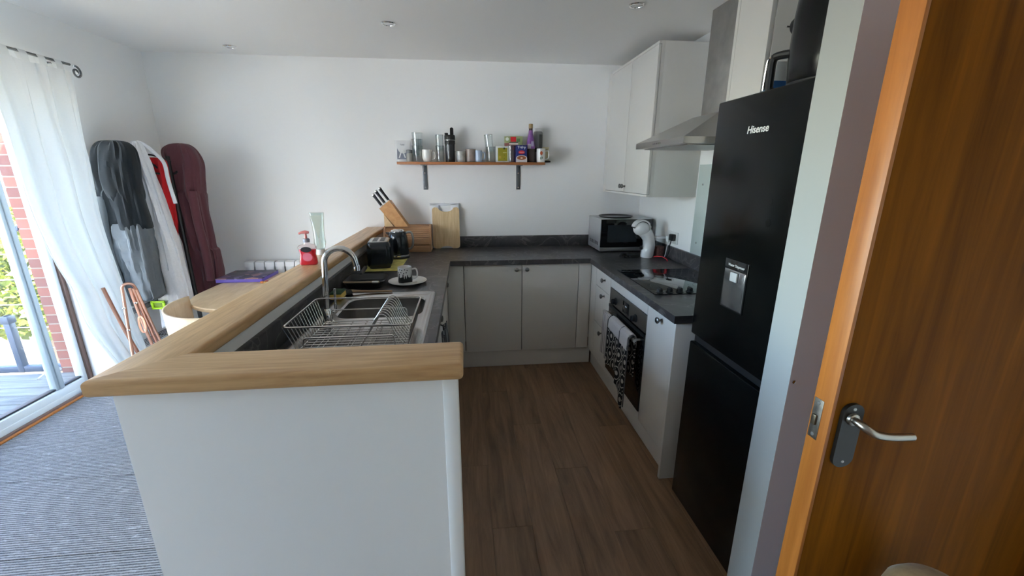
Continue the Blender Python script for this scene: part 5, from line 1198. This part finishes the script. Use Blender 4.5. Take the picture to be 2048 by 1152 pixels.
# brick pier
bp_ = thing('brick_pier', 'red brick pier at the side of the balcony', 'brick wall', (-4.62, -.13, -1.0))
mk('mortar_core', G().box(-4.877, -4.463, -.258, -.005, -1.0, 2.6), plain('mortar', rgb(128, 120, 108), .95), bp_, smooth=False)
M_brick = [plain('brick_red%d' % i, c, .85, bump=.4, bscale=60) for i, c in enumerate((rgb(110, 60, 46), rgb(122, 68, 52), rgb(98, 54, 44)))]
bm_full = bm_half = None
for r in range(47):
    z = -.95+r*.075
    xs = [(-4.880, -4.780), (-4.770, -4.555), (-4.545, -4.475)] if r % 2 else [(-4.880, -4.665), (-4.655, -4.475)]
    for a, b in xs:
        if z < -.2 and r % 2: pass
        mk('brick', G().box(a, b, -.262, -.16, z, z+.065), M_brick[random.randrange(3)], bp_, smooth=False)
# ground, garden, building, trees
struct('ground', G().grid(lambda u, v: (-40+35.4*u, -30+70*v, -3.2), 4, 4), plain('yard_ground', rgb(112, 102, 84), .95, var=.15, vscale=2), smooth=False)
t = thing('brick_building', 'sunlit orange brick building beyond the trees', 'building', (-18, 13, -3.2))
bd = mk('wall', G().box(-26, -13.5, 11.5, 20, -3.2, 7), plain('far_brick', rgb(132, 96, 72), .9, var=.08, vscale=6), t, smooth=False)
mk('roof', G().prism([(11.2, 7), (20.3, 7), (15.75, 10)], 'x', -26.4, -13.1), plain('far_roof', rgb(120, 84, 72), .9), t, smooth=False)
for x in (-24, -21, -18, -15.5):
    for z in (-1.8, 1.0, 3.8):
        w = mk('window', G().box(x-.6, x+.6, 11.42, 11.5, z, z+1.4), M_white, t, smooth=False); mk('pane', G().box(x-.5, x+.5, 11.39, 11.42, z+.1, z+1.3), plain('far_pane', (.1, .12, .14, 1), .1), w, smooth=False)
t = thing('unseen_bounce_block', 'unseen pale block added across the yard to bounce sunlight indoors', 'building', (-14, -18, -3.2))  # out-of-view block, added to reflect sun through the patio door
mk('wall', G().box(-20, -12.5, -30, -6.8, -3.2, 9.5), plain('bounce_block_pale', (.62, .62, .62, 1), .9, var=.05, vscale=2), t, smooth=False)
mk('roof', G().box(-20.3, -12.2, -30.3, -6.5, 9.5, 9.8), plain('block_roof', rgb(110, 104, 100), .9), t, smooth=False)
for y in (-27, -23.5, -20, -16.5, -13, -9.5):
    for z in (-1.6, 1.2, 4.0, 6.8):
        w = mk('window', G().box(-12.5, -12.44, y-.7, y+.7, z, z+1.3), M_white, t, smooth=False); mk('pane', G().box(-12.44, -12.42, y-.6, y+.6, z+.1, z+1.2), plain('block_pane', (.1, .12, .14, 1), .1), w, smooth=False)
t = thing('garden_fence', 'low pale timber fence panel across the yard', 'fence', (-8.5, 2.9, -3.2))
for i in range(18):
    mk('fence_board', G().box(-12.5+i*.42, -12.1+i*.42, 8.0, 8.03, -3.2, -1.75), M_deck, t, smooth=False)
mk('fence_rail', G().box(-12.5, -4.95, 8.03, 8.09, -2.9, -2.8).box(-12.5, -4.95, 8.03, 8.09, -2.1, -2.0), M_deck, t, smooth=False)
def leafmat():
    m, n, l, p = new_mat('leaves'); oi = n.new('ShaderNodeNewGeometry'); r = n.new('ShaderNodeValToRGB'); e = r.color_ramp.elements; e[0].color = rgb(58, 74, 12); e[1].color = rgb(112, 118, 28)
    l.new(oi.outputs['Random Per Island'], r.inputs[0]); l.new(r.outputs[0], p.inputs['Base Color']); p.inputs['Roughness'].default_value = .6
    o = n['Material Output']; mx = n.new('ShaderNodeMixShader'); mx.inputs[0].default_value = .4; tr_ = n.new('ShaderNodeBsdfTranslucent'); l.new(r.outputs[0], tr_.inputs[0])
    l.new(p.outputs[0], mx.inputs[1]); l.new(tr_.outputs[0], mx.inputs[2]); l.new(mx.outputs[0], o.inputs[0]); return m
M_leaf = leafmat(); M_bark = plain('bark', rgb(90, 76, 62), .95, bump=.6, bscale=30)
def tree(label, x, y, zc, rx, rz, n):
    t = thing('tree', label, 'tree', (x, y, -3.2), group='trees beyond the balcony')
    mk('trunk', G().tube(spline([(x, y, -3.2), (x+.1, y, -2.2), (x-.05, y+.1, zc-.3), (x, y, zc+rz*.6)], 5), [.16-.008*k for k in range(16)], 10), M_bark, t)
    g = G(); rnd = random.Random(int(x*100))
    for i in range(n):
        while True:
            p = Vector((rnd.uniform(-1, 1), rnd.uniform(-1, 1), rnd.uniform(-1, 1)))
            if .35 < p.length < 1: break
        lump = 1+.18*math.sin(5*p.x+3*p.z)+.12*math.sin(9*p.y)
        c = Vector((x+p.x*rx*lump, y+p.y*rx*lump, zc+p.z*rz*lump)); s_ = rnd.uniform(.05, .11)
        d = Vector((rnd.uniform(-1, 1), rnd.uniform(-1, 1), rnd.uniform(-.6, .6))).normalized(); e = d.cross(Vector((rnd.uniform(-1, 1), rnd.uniform(-1, 1), rnd.uniform(-1, 1)))).normalized()
        g.add([c-d*s_, c+e*s_*.45, c+d*s_, c-e*s_*.45], [[0, 1, 2, 3]])
    mk('foliage', g, M_leaf, t, fix=False, smooth=False, kind='stuff')
tree('yellow-green leafy tree filling the narrow door pane', -9.3, 4.2, -.2, 1.6, 1.0, 11000)
tree('leafy tree further back beyond the yard fence', -12.8, 9.9, -1.4, 1.4, 1.2, 5000)
